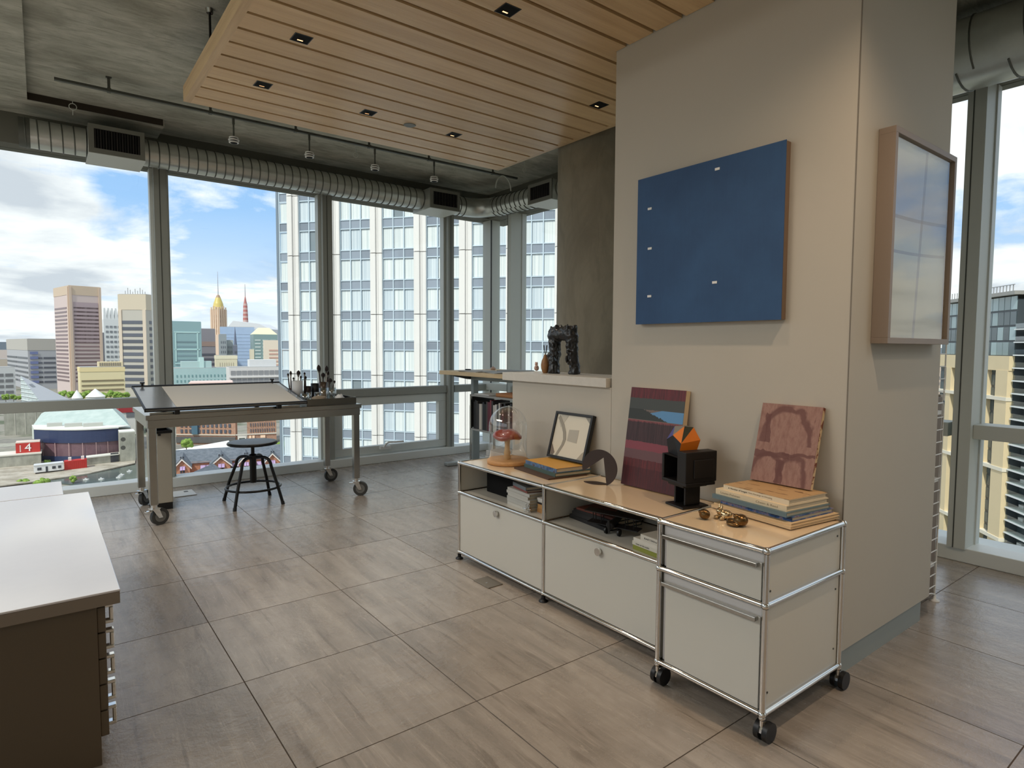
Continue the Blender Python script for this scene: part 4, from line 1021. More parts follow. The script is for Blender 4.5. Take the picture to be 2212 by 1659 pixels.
obj('sheet', MB().obox(BP+Vector((.185, 0, 0))+BVn*.055+BN*.0142, (.80, .0, .0), BVn*.60, BN*.0012), 'paper_cream', ps)
obj('vellum', MB().obox(BP+Vector((.185, 0, 0))+BVn*.030+BN*.0142+BN*.0013, (.83, 0, 0), BVn*.60, BN*.0006), flat(206, 196, 178, .6), ps)
# metal tray and what stands in it
trx0, trx1, try0, try1 = 1.60, 2.0, 4.67, 5.22
o = thing('metal_tray', 'shallow steel tray of jars and brushes on the table end', 'tray', ((trx0+trx1)/2, 4.95, tz))
obj('tray_floor', MB().box(trx0, try0, tz+.0005, trx1, try1, tz+.004), 'steel_dark', o)
obj('rim', MB().box(trx0, try0, tz+.004, trx1, try0+.004, tz+.052).box(trx0, try1-.004, tz+.004, trx1, try1, tz+.052).box(trx0, try0+.004, tz+.004, trx0+.004, try1-.004, tz+.052).box(trx1-.004, try0+.004, tz+.004, trx1, try1-.004, tz+.052), 'steel_dark', o)
TZ0 = tz+.0044
def at_tray(px, py, y): return ony(px, py, y)
def cup(name, label, cat, x, y, r, h, m, group=None, z=TZ0, rim=True, wall=.003):
    o = thing(name, label, cat, (x, y, z), group)
    obj(name+'_body', MB().lathe([(r*.86, 0), (r*.92, .003), (r, h*.5), (r*1.02, h), (r*1.02-wall, h), (r*.98-wall, h*.5), (r*.84-wall, .005), (0, .005)], (x, y, z), 24), m, o)
    return o
xw = ony(642, 840, 5.05).x
cup('brush_cup', 'tall white cup full of paintbrushes beside the drawing board', 'cup', xw, 5.05, .042, .172, flat(206, 206, 206))
cup('brush_jar', 'wine dark small bottle jar behind the white brush cup', 'jar', ony(629, 845, 5.14).x, 5.14, .024, .105, flat(56, 24, 26, .3))
cup('brush_jar', 'black brush tub in the middle of the steel tray', 'jar', ony(664, 835, 5.12).x, 5.12, .030, .12, flat(44, 26, 22, .4))
cup('brush_jar', 'wide black tin with a dark rag in the tray', 'jar', ony(681, 830, 5.14).x, 5.14, .036, .14, flat(22, 20, 18, .5))
cup('brush_jar', 'brown glass tumbler holding the tallest paintbrushes', 'jar', ony(698, 830, 5.06).x, 5.06, .034, .155, flat(66, 50, 34, .3))
def brush(x, y, z, lean, L, hr, head_l, head_r, hm, lb):
    o = thing('paintbrush', lb, 'paintbrush', (x, y, z), 'paintbrushes in the tray jars')
    d = Vector((lean[0], lean[1], 1)).normalized(); p = Vector((x, y, z))
    obj('handle', MB().tube([p, p+d*(L*.6), p+d*L], [hr*.6, hr, hr*.8], 8), hm, o)
    q = p+d*L
    obj('ferrule', MB().cyl(q-d*.004, q+d*.016, hr*.9, head_r*.8, 8), 'chrome_soft', o)
    obj('bristles', MB().tube([q+d*.012, q+d*(.016+head_l*.35), q+d*(.016+head_l*.7), q+d*(.016+head_l)], [head_r*.7, head_r, head_r*.8, head_r*.15], 9), flat(38, 28, 24, .9), o)
W_ = flat(190, 186, 176)
BR_ = [  # px of head top, py top, y plane, base x offset jar px, length share
    (622, 806, 5.14, 628, .0045, .020, .006, 'slim dark paintbrush furthest left in the wine dark jar'), (628, 801, 5.14, 629, .0045, .030, .007, 'pointed paintbrush second from left in the wine dark jar'),
    (634, 815, 5.06, 638, .004, .014, .006, 'short small paintbrush at the left of the white cup'), (645, 800, 5.05, 642, .005, .034, .011, 'big mop paintbrush in the middle of the white cup'),
    (650, 811, 5.05, 647, .004, .022, .006, 'pale tipped paintbrush at the right in the white cup'), (658, 804, 5.10, 657, .0045, .018, .006, 'dark thin paintbrush just right of the white cup'),
    (660, 812, 5.12, 660, .005, .022, .007, 'blunt dark paintbrush in the black brush tub'), (688, 788, 5.06, 695, .005, .050, .012, 'tallest red brown paintbrush in the brown tumbler'),
    (698, 805, 5.06, 698, .005, .032, .012, 'round dark paintbrush in the centre of the brown tumbler'), (706, 790, 5.06, 702, .005, .046, .010, 'tall orange brown flat paintbrush right in the brown tumbler'),
    (709, 802, 5.08, 704, .005, .030, .008, 'dark paintbrush at the right rim of the brown tumbler'), (714, 817, 5.0, 708, .004, .030, .013, 'fat black mop brush leaning right over the glass jars'), (723, 822, 4.97, 714, .003, .016, .007, 'small dark brush leaning furthest right over the jars')]
for px, py, y, bpx, hr, hl, hdr, lb in BR_:
    tip = ony(px, py, y); base = Vector((ony(bpx, 860, y).x, y, TZ0+.004 if px < 711 else TZ0+.045)); v = tip-base; L = v.length-hl-.016
    brush(base.x, base.y, base.z, (v.x/v.z, 0), L, hr*1.25, hl, hdr*1.45, W_ if px in (645, 650, 706) else flat(52, 34, 26), lb)
for px, y, r, h, lb in ((645, 4.80, .018, .075, 'tiny clear glass jar nearest the drawing board corner'), (659, 4.80, .032, .085, 'wide clear glass jar second from left in the tray front'), (668, 4.92, .022, .085, 'small clear glass jar behind the wide one'), (686, 4.84, .026, .078, 'squat clear glass jar with metal lid in the middle'), (699, 4.90, .034, .115, 'round clear glass jar with amber contents'), (717, 4.92, .036, .115, 'large clear glass jar furthest right in the tray')):
    x = ony(px, 865, y).x
    o = cup('glass_jar', lb, 'jar', x, y, r, h, 'jar_glass', 'glass jars in the steel tray')
    if 'lid' in lb: obj('lid', MB().cyl((x, y, TZ0+h+.0005), (x, y, TZ0+h+.009), r*1.05, n=20), 'chrome_soft', o)
    if 'amber' in lb: obj('contents', MB().cyl((x, y, TZ0+.006), (x, y, TZ0+.09), r*.72, n=16), flat(150, 112, 54), o)
for (px, y, lb, c_) in ((690, 4.74, 'crumpled beige rag at the tray front edge', (150, 136, 116)), (734, 4.86, 'crumpled white tissue at the right of the glass jars', (226, 226, 224))):
    x = ony(px, 872, y).x; o = solo('rag', lb, 'rag', MB().ball((x, y, TZ0+(.045 if px < 700 else .03)), (.06 if px < 700 else .035, .03, .020 if px < 700 else .03), 16, 9, .3, px), flat(*c_), (x, y, TZ0))
    for v in o.data.vertices: v.co.z = max(v.co.z, .0003)

# ================================================================== stool, bin, floor boxes
sc_ = Vector((1.262, 4.905, 0))
o = thing('stool', 'round black metal swivel stool on four bent legs under the table', 'stool', sc_)
obj('seat', MB().lathe([(.150, .452), (.178, .456), (.182, .466), (.176, .474), (.168, .475), (.135, .470)], sc_, 40), 'black_metal', o)
obj('seat_pad', MB().lathe([(.134, .4705), (.134, .4735), (.0, .4735)], sc_, 36), flat(60, 58, 54, .5), o)
obj('seat_rim', MB().lathe([(.136, .4748), (.168, .4752), (.176, .4744), (.176, .4752), (.168, .4762), (.136, .4756)], sc_, 40), flat(150, 150, 146, .3), o)
obj('screw_post', MB().cyl(sc_+Vector((0, 0, .16)), sc_+Vector((0, 0, .36)), .024, n=18).cyl(sc_+Vector((0, 0, .36)), sc_+Vector((0, 0, .45)), .013, n=14).lathe([(.030, .355), (.030, .375), (.016, .382)], sc_, 18).lathe([(.013, .43), (.04, .452)], sc_, 18), 'black_metal', o)
for (fx, fy) in ((1.095, 5.105), (1.085, 4.735), (1.43, 4.735), (1.432, 5.085)):
    d = Vector((fx-sc_.x, fy-sc_.y, 0)); R_ = d.length; d.normalize()
    pts = [sc_+d*.022+Vector((0, 0, .352)), sc_+d*.07+Vector((0, 0, .358))]
    for i in range(7):
        a = PI/2*i/6; pts.append(sc_+d*(.085+.062*math.sin(a))+Vector((0, 0, .295+.062*math.cos(a))))
    pts += [sc_+d*(R_*.82)+Vector((0, 0, .15)), sc_+d*R_+Vector((0, 0, .006))]
    lg_ = obj('leg', MB().tube(pts, .0115, 12), 'black_metal', o)
    obj('foot_cap', MB().cyl(sc_+d*(R_+.001)+Vector((0, 0, 0)), sc_+d*(R_-.004)+Vector((0, 0, .022)), .0135, n=12), 'black', lg_)
obj('foot_ring', MB().tube([sc_+Vector((.196*math.cos(2*PI*i/36), .196*math.sin(2*PI*i/36), .128)) for i in range(36)], .0085, 8, True), 'black_metal', o)
bn = Vector((.672, 5.17, 0))
o = thing('waste_bin', 'slim tall grey metal waste bin with black rim under the table', 'bin', bn)
obj('body', MB().box(.605, 5.08, .05, .742, 5.27, .565), flat(176, 168, 152, .4), o, .004)
obj('plinth', MB().box(.608, 5.083, 0, .739, 5.267, .05), 'black', o)
obj('rim', MB().box(.600, 5.075, .565, .747, 5.088, .583).box(.600, 5.262, .565, .747, 5.275, .583).box(.600, 5.088, .565, .612, 5.262, .583).box(.735, 5.088, .565, .747, 5.262, .583), 'black', o)
obj('latch', MB().box(.655, 5.0745, .548, .672, 5.0805, .563), 'black', o)
obj('liner', MB().box(.612, 5.088, .5655, .735, 5.262, .5665), 'black_matte', o)
o = thing('floor_outlet', 'white square floor outlet cover near the window sill', 'outlet', (.89, 5.545, 0))
obj('cover', MB().box(.80, 5.44, .0005, .965, 5.655, .006), 'white_plastic', o, .002)
obj('cable_flap', MB().box(.895, 5.575, .006, .925, 5.61, .0075), 'black', o)
o = thing('floor_outlet', 'brushed metal square floor plate beside the sideboard', 'outlet', (1.775, 2.512, 0))
obj('cover', MB().box(1.735, 2.452, .0005, 1.826, 2.585, .005), 'plate_grey', o, .001)
obj('finger_pull', MB().cyl((1.765, 2.51, .005), (1.765, 2.51, .0062), .007, n=14), 'chrome_soft', o)

# ================================================================== flat file cabinet, left foreground
fx1, fy0, fy1 = .122, 2.062, 3.49
o = thing('flat_file_cabinet', 'low taupe drawer cabinet with pale stone top in left foreground', 'cabinet', (-.45, 2.78, 0))
obj('carcass', MB().box(-1.0, fy0, .0, fx1-.02, fy1, .468), 'cab_taupe', o, .002)
obj('top_core', MB().box(-1.04, fy0-.02, .470, fx1+.035, fy1+.015, .505), flat(124, 110, 94), o, .002)
obj('white_top', MB().box(-1.04, fy0-.021, .5052, fx1+.036, fy1+.016, .511), 'counter_stone', o, .0015)
for k in range(5):
    z0 = .462-.0765*(k+1)+.002; z1 = z0+.0725
    d = obj('drawer_front', MB().box(fx1-.02, fy0+.004, z0, fx1, fy1-.004, z1), 'cab_taupe', o, .002)
    for yy in (2.115, 3.40):
        b = MB().box(fx1, yy-.011, z0+.007, fx1+.022, yy+.011, z0+.017).box(fx1, yy-.011, z0+.055, fx1+.022, yy+.011, z0+.065).box(fx1+.012, yy-.011, z0+.017, fx1+.022, yy+.011, z0+.055)
        obj('pull_handle', b, 'chrome', d, .002)
o = thing('storage_cabinet', 'low white topped cabinet just behind the flat file, toward the windows', 'cabinet', (-.5, 3.69, 0))
obj('carcass', MB().box(-1.0, 3.525, 0, .040, 3.86, .47), 'cab_white', o, .002)
obj('top_board', MB().box(-1.0, 3.518, .47, .062, 3.868, .51), 'counter_stone', o, .002)

# ================================================================== standing desk and book cart behind the low wall
dx0, dx1, dy0, dy1, dz = 3.19, 3.93, 3.85, 5.375, .928
o = thing('standing_desk', 'pale plywood topped standing desk on a grey steel frame', 'desk', (3.56, 4.6, 0))
obj('desktop', MB().box(dx0, dy0, dz, dx1, dy1, dz+.038), 'desk_wood', o, .002)
for y in (5.30, 4.05):
    lg_ = obj('lifting_leg', MB().box(3.52, y-.05, .04, 3.60, y+.02, .60).box(3.53, y-.04, .60, 3.59, y+.01, dz-.045), flat(132, 140, 138, .4), o, .002)
    obj('foot', MB().box(3.215, y-.05, .003, 3.90, y+.03, .035), flat(160, 164, 160, .4), lg_, .006)
    obj('side_arm', MB().prism([(3.27, y-.04, dz-.012), (3.86, y-.04, dz-.012), (3.64, y-.04, dz-.055), (3.48, y-.04, dz-.055)], (0, .05, 0)), flat(70, 72, 70, .5), lg_)
obj('cross_beam', MB().box(3.50, 4.07, dz-.06, 3.62, 5.26, dz-.002), flat(150, 156, 152, .4), o)
PZ_ = dz+.0385
for k, (x, y, w_, l_, a, c_, lb) in enumerate(((3.32, 4.90, .22, .30, 6, (206, 204, 198), 'white paper stack near the front of the standing desk'), (3.34, 4.53, .22, .30, -12, (188, 190, 188), 'grey printed sheets spread on the standing desk'), (3.32, 4.17, .2, .3, 4, (214, 212, 206), 'white papers by the ledge end of the standing desk'), (3.68, 4.75, .22, .3, 20, (176, 178, 176), 'loose grey papers at the back of the standing desk'))):
    z = PZ_
    T = Matrix.Translation((x, y, z)) @ Matrix.Rotation(R(a), 4, 'Z')
    p_ = thing('paper_stack', lb, 'papers', (x, y, z), 'papers on the standing desk')
    for i in range(3): obj('sheet', MB(T @ Matrix.Rotation(R(i*7-6), 4, 'Z')).box(-w_/2, -l_/2, .0002+i*.004, w_/2, l_/2, .0036+i*.004), flat(c_[0]-8*i, c_[1]-8*i, c_[2]-8*i, .8), p_)
q = ony(1011, 801, 5.05); solo('ink_dish', 'small black ink dish near the left end of the standing desk', 'dish', MB().lathe([(.022, 0), (.030, .010), (.031, .020), (.024, .022), (.0, .022)], (q.x, 5.05, PZ_), 18), 'black', (q.x, 5.05, PZ_))
q = ony(1065, 794, 5.2); o = thing('wooden_ball', 'pale pinkish round desk object behind the papers', 'ornament', (q.x, 5.2, PZ_)); obj('ball', MB().lathe([(.02, 0), (.03, .008), (.031, .016), (.022, .026), (.008, .030), (.008, .036), (.0, .04)], (q.x, 5.2, PZ_), 16), flat(190, 160, 140), o)
# low metal book cart
hx0, hx1, hy0, hy1 = 3.20, 3.47, 3.95, 4.81
o = thing('book_cart', 'low grey metal book shelf standing under the desk', 'shelf', (3.33, 4.38, 0))
for x in (hx0, hx1):
    for y in (hy0, hy1): obj('post', MB().box(x-.008, y-.008, 0, x+.008, y+.008, .762), 'chrome_soft', o)
for z in (.745, .425, .09): obj('shelf', MB().box(hx0-.008, hy0, z, hx1+.008, hy1, z+.016), flat(150, 150, 146, .4), o, .001)
obj('end_panel', MB().box(hx0+.01, hy1-.004, .45, hx1-.01, hy1, .74), flat(40, 40, 38), o)
y = 4.785; sb_ = [(18, 24, 24, 24), (22, 30, 30, 32), (16, 60, 56, 52), (20, 34, 34, 36), (30, 200, 194, 182), (14, 150, 146, 138), (24, 30, 34, 40), (26, 22, 22, 24), (18, 70, 66, 62), (30, 96, 34, 48), (20, 120, 52, 60), (22, 52, 44, 44), (26, 190, 186, 178), (20, 206, 202, 196), (24, 60, 62, 66), (18, 196, 190, 182), (20, 44, 30, 32), (24, 84, 30, 34), (22, 28, 26, 26), (30, 52, 42, 40), (24, 170, 164, 154), (22, 36, 36, 40), (20, 64, 30, 30), (26, 30, 30, 30)]
ORD2 = ORD+['seventeenth', 'eighteenth', 'nineteenth', 'twentieth', 'twenty first', 'twenty second', 'twenty third', 'twenty fourth']
for k, (th, r_, g2, b_) in enumerate(sb_):
    h = rnd.uniform(.235, .285); d = rnd.uniform(.18, .22); th = th/1000*1.15
    if y-th < 4.0: break
    o2 = thing('book', 'upright %s spined book on the book cart, %s from its left end' % ('black' if r_+g2+b_ < 140 else 'grey' if max(r_, g2, b_)-min(r_, g2, b_) < 20 and r_ < 160 else 'white' if r_ > 140 and g2 > 140 else 'dark red', ORD2[k]), 'book', (hx0+.02, y-th/2, .4412), 'upright books on the cart')
    x0 = hx0+.012; cv = flat(r_, g2, b_, .5)
    obj('cover', MB().box(x0, y-th, .4412, x0+d, y-th+.002, .4412+h).box(x0, y-.002, .4412, x0+d, y, .4412+h).box(x0, y-th+.002, .4412, x0+.002, y-.002, .4412+h), cv, o2)
    obj('pages', MB().box(x0+.002, y-th+.002, .4435, x0+d-.004, y-.002, .4412+h-.004), 'page_edge', o2)
    y -= th+.0012
o = thing('leather_folder', 'tan leather folder lying on top of the book cart', 'folder', (3.33, 4.33, .7612)); obj('folder_body', MB().box(3.23, 4.15, .7612, 3.45, 4.46, .792), flat(168, 112, 62, .5), o, .006); obj('flap', MB().prism([(3.228, 4.15, .792), (3.228, 4.46, .792), (3.228, 4.34, .803), (3.228, 4.24, .805)], (.22, 0, 0)), flat(150, 98, 54, .5), o)
o = solo('black_bag', 'soft black bag slumped beside the tan folder on the cart', 'bag', MB().ball((3.32, 4.055, .795), (.09, .088, .034), 16, 10, .12, 4), 'black_matte', (3.32, 4.055, .762))
for v in o.data.vertices: v.co.z = max(v.co.z, -.0005)
solo('tablet', 'flat white tablet at the left end of the cart top', 'tablet', MB().box(3.22, 4.55, .7612, 3.42, 4.79, .768), 'white_plastic', (3.32, 4.67, .7612), None, .002)
for k, z in enumerate((.1062, .1562, .2062)): solo('box_file', 'white flat box on the lowest cart shelf, %s from the bottom' % ORD[k], 'box', MB().box(3.22+.01*k, 4.30, z, 3.44, 4.62, z+.048), flat(206-6*k, 204-6*k, 198-6*k), (3.33, 4.46, z), 'boxes on the lowest cart shelf', .002)
# ================================================================== the city outside
GZ = -55.0
Rh = Vector((RT.x, RT.y, 0)).normalized(); Fh = Vector((FW.x, FW.y, 0)).normalized(); Zu = Vector((0, 0, 1))
def solve(P, d, px):                                    # distance along P+s*d where it meets the vertical plane of a sight column
    q = ray(px, 760); det = d.x*(-q.y)-(-q.x)*d.y
    return ((-P.x)*(-q.y)-(-q.x)*(-P.y))/det
def gp(px, py, z=GZ+.2): return onz(px, py, z)
def zat(px, py, P):                                     # height of sight line (px,py) above/below point P's plan distance
    d = ray(px, py); return CH+d.z*(Vector((P.x, P.y)).length/Vector((d.x, d.y)).length)
def dirs(a, P):                                         # box axes: turned by a degrees from square-on at P
    a = R(a); v = Vector((P.x, P.y, 0)).normalized(); r = Vector((v.y, -v.x, 0))
    return r*math.cos(a)+v*math.sin(a), -r*math.sin(a)+v*math.cos(a)
def building(name, label, cat, c, l, r, top, Z, a, wall, roofm=None, dep=None, base=GZ, cap=0, capm=None):
    """corner column c, left and right silhouette columns, top row, depth Z, right face turned away by a degrees"""
    P = wp(c, 760, Z); P.z = base; dR, dL = dirs(a, P)
    sR = solve(P, dR, r) if r > c else (dep or 20); sL = solve(P, dL, l) if l < c-2 else (dep or 25)
    H = zat(c, top, P)-base
    o = thing(name, label, cat, P+(dR*sR+dL*sL)*.5)
    obj('walls', MB().obox(P, dR*sR, dL*sL, Zu*(H-cap)), wall, o)
    if cap: obj('parapet', MB().obox(P-(dR+dL)*.3+Zu*(H-cap), dR*(sR+.6), dL*(sL+.6), Zu*cap), capm or wall, o)
    obj('roof', MB().obox(P+Zu*H+dR*.4+dL*.4, dR*(sR-.8), dL*(sL-.8), Zu*.4), roofm or flat(150, 150, 148, .9), o)
    return o, P, dR, dL, sR, sL, H
def bands(o, P, d, nrm, s0, s1, z0, z1, pitch, h, m, cols=1, gap=.0, dep=.35, name='window_band'):
    """rows of recess-dark glazing standing just proud of a face; pieces share one mesh"""
    n = int((z1-z0)/pitch); w = (s1-s0)/cols
    off = wloc(o); me = None
    for k in range(cols):
        b = MB().obox(P+d*(s0+k*w+gap/2)+Zu*(z0), d*(w-gap), nrm*dep, Zu*h); me = b.mesh(name, m, off)
        for i in range(n): link(name, me, o, (0, 0, i*pitch))
DKW = mat('far_glass', rgb(92, 96, 106), .3, spec=.5, rndv=.25)
BRW = mat('far_glass_brown', rgb(128, 108, 110), .35, spec=.4, rndv=.15)
def pz(P, px, py): return zat(px, py, P)
# ground, water
obj_g = struct('floor_city', MB().lathe([(6000, GZ-1), (6000, GZ)], (0, 0, 0), 48, False), custom('city_ground', lambda t, c: t.ramp(t.noise(c['o'], .03, 6, .65), [(.35, rgb(96, 104, 86)), (.5, rgb(150, 146, 136)), (.62, rgb(124, 122, 116)), (.72, rgb(168, 160, 146))]), .95, .1))
custom('harbor_water', lambda t, c: (t.mix(t.noise(c['o'], .08, 3), rgb(70, 84, 80), rgb(96, 108, 102)), t.noise(c['o'], .6, 4), t.math('ADD', .12, .0)), .12, .5)
wtr = [gp(98, 1041), gp(185, 1028), gp(292, 1005), gp(300, 972), gp(338, 968), gp(364, 1000), gp(364, 1080), gp(330, 1150), gp(230, 1150), gp(166, 1049)]
tag(obj('harbor_water', MB().prism(wtr, (0, 0, .3)), 'harbor_water', None, 0, wtr[0]), 'dark green harbor water strip below the curved blue pavilion', 'water', None, 'stuff')
def far_hills():
    mb = MB(); n = 90; R0 = 5200
    for i in range(n):
        a0, a1 = 2*PI*i/n, 2*PI*(i+1)/n
        h0, h1 = [30+34*noise.noise(Vector((math.cos(a)*3, math.sin(a)*3, 1))) for a in (a0, a1)]
        mb.add([(R0*math.cos(a0), R0*math.sin(a0), GZ), (R0*math.cos(a1), R0*math.sin(a1), GZ), (R0*math.cos(a1), R0*math.sin(a1), GZ+40+h1), (R0*math.cos(a0), R0*math.sin(a0), GZ+40+h0)], [(1, 0, 3, 2)])
    struct('hills', mb, flat(122, 134, 146, .95))
far_hills()
def boxes_row(label, px0, px1, py, Z, n, cols):
    for k in range(n): pass

# ---- far skyline, left window
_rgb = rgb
def rgb(r, g, b, k=.17): return _rgb(r+(206-r)*k, g+(211-g)*k, b+(216-b)*k)   # far skyline: distance haze mixed into the facade colours
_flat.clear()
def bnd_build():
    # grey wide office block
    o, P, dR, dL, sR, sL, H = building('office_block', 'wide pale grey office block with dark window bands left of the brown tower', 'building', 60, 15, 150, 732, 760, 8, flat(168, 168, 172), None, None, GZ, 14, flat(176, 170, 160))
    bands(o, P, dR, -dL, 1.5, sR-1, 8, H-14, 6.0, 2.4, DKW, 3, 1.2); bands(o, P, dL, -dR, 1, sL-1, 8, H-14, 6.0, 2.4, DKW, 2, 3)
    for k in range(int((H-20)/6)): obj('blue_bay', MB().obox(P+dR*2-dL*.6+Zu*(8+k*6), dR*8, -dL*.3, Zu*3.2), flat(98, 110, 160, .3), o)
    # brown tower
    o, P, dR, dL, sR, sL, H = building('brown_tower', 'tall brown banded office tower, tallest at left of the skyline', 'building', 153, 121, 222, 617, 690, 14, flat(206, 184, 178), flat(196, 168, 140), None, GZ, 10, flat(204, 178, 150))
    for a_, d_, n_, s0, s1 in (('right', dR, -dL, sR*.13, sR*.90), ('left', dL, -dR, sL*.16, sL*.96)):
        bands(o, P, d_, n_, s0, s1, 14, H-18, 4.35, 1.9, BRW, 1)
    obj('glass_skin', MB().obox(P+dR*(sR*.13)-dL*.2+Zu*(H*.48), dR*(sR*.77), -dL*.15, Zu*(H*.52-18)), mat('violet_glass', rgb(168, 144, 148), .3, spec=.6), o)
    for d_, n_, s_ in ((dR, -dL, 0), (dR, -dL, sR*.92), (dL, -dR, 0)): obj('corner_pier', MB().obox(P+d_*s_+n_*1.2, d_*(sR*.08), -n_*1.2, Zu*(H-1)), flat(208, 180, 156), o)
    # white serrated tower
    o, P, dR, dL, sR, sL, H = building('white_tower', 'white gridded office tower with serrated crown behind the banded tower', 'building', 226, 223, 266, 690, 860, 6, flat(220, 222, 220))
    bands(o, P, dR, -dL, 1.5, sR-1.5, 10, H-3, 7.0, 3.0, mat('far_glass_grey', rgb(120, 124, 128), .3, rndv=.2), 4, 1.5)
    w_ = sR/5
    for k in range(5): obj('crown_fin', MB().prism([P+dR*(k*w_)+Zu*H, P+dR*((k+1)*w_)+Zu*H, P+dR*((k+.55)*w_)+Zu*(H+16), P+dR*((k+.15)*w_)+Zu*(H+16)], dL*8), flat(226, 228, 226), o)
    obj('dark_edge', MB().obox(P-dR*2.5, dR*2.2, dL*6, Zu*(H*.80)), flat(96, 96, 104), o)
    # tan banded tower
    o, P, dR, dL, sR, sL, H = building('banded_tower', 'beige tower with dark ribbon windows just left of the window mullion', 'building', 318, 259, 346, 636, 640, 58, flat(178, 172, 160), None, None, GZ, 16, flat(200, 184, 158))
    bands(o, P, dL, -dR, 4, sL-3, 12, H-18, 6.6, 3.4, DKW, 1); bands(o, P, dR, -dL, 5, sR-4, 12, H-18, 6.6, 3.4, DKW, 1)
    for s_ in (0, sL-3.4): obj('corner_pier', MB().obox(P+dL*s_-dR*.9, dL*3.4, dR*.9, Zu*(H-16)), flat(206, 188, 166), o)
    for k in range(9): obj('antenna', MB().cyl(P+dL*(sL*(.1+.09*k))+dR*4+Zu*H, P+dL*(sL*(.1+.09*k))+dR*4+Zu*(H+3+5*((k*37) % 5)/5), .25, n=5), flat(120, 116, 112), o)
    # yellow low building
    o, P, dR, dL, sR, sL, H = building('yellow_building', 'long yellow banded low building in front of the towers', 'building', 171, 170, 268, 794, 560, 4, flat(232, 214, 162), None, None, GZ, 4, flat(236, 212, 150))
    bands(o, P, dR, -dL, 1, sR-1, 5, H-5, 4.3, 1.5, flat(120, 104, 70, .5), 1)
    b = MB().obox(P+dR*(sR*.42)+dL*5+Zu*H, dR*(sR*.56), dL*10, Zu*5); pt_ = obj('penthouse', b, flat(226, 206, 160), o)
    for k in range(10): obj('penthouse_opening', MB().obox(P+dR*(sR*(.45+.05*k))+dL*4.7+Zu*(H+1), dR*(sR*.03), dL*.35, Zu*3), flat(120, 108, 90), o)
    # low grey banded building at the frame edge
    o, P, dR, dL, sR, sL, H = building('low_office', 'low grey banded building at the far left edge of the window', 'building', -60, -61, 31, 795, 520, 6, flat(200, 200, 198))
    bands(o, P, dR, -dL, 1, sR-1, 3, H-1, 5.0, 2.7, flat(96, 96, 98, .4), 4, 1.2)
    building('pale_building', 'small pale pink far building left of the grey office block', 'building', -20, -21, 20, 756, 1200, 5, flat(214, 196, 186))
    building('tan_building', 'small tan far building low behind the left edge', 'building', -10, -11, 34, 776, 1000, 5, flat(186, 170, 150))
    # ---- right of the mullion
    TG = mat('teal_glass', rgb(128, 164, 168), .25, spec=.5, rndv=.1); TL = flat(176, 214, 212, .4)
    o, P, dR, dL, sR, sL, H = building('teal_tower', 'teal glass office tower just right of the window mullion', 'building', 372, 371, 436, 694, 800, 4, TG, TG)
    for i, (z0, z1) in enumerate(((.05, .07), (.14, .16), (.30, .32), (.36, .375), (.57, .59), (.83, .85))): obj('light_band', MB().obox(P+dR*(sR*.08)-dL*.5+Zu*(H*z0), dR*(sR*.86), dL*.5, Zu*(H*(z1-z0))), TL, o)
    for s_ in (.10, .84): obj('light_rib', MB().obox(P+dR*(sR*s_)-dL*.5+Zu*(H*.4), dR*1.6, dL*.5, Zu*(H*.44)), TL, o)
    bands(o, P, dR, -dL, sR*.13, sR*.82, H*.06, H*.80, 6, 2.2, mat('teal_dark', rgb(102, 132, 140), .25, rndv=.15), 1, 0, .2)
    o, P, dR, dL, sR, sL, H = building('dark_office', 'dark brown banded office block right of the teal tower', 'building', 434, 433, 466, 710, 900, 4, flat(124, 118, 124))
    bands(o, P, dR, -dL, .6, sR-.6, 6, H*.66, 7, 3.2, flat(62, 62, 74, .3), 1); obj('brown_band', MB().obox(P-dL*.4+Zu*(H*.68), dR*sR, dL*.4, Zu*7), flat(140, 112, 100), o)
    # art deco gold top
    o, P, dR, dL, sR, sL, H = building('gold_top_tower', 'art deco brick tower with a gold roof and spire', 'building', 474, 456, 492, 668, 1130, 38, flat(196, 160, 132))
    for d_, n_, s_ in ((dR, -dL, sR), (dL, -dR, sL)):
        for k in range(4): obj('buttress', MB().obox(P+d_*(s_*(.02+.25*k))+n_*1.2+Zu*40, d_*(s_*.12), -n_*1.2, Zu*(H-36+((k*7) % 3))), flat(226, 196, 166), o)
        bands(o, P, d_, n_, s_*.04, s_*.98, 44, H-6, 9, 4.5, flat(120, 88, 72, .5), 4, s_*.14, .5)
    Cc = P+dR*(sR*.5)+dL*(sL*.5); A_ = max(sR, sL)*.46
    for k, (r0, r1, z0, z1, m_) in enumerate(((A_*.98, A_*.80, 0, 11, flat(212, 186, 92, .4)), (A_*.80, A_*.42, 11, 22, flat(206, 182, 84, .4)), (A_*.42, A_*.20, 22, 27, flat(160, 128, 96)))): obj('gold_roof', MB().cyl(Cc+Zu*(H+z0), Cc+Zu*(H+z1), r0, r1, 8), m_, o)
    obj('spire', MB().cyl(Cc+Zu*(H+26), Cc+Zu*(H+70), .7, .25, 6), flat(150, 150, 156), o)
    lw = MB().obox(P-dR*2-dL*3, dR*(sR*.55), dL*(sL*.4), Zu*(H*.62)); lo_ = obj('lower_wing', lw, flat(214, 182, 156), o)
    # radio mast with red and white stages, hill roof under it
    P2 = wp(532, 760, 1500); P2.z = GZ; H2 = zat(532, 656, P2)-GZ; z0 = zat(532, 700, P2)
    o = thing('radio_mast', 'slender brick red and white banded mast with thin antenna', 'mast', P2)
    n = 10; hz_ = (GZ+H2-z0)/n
    for k in range(n): obj('mast_stage', MB().cyl((P2.x, P2.y, z0+k*hz_), (P2.x, P2.y, z0+(k+1)*hz_), 6.5-.18*k, 6.3-.18*k, 8), flat(176, 92, 86) if k % 2 == 0 else flat(198, 158, 150), o)
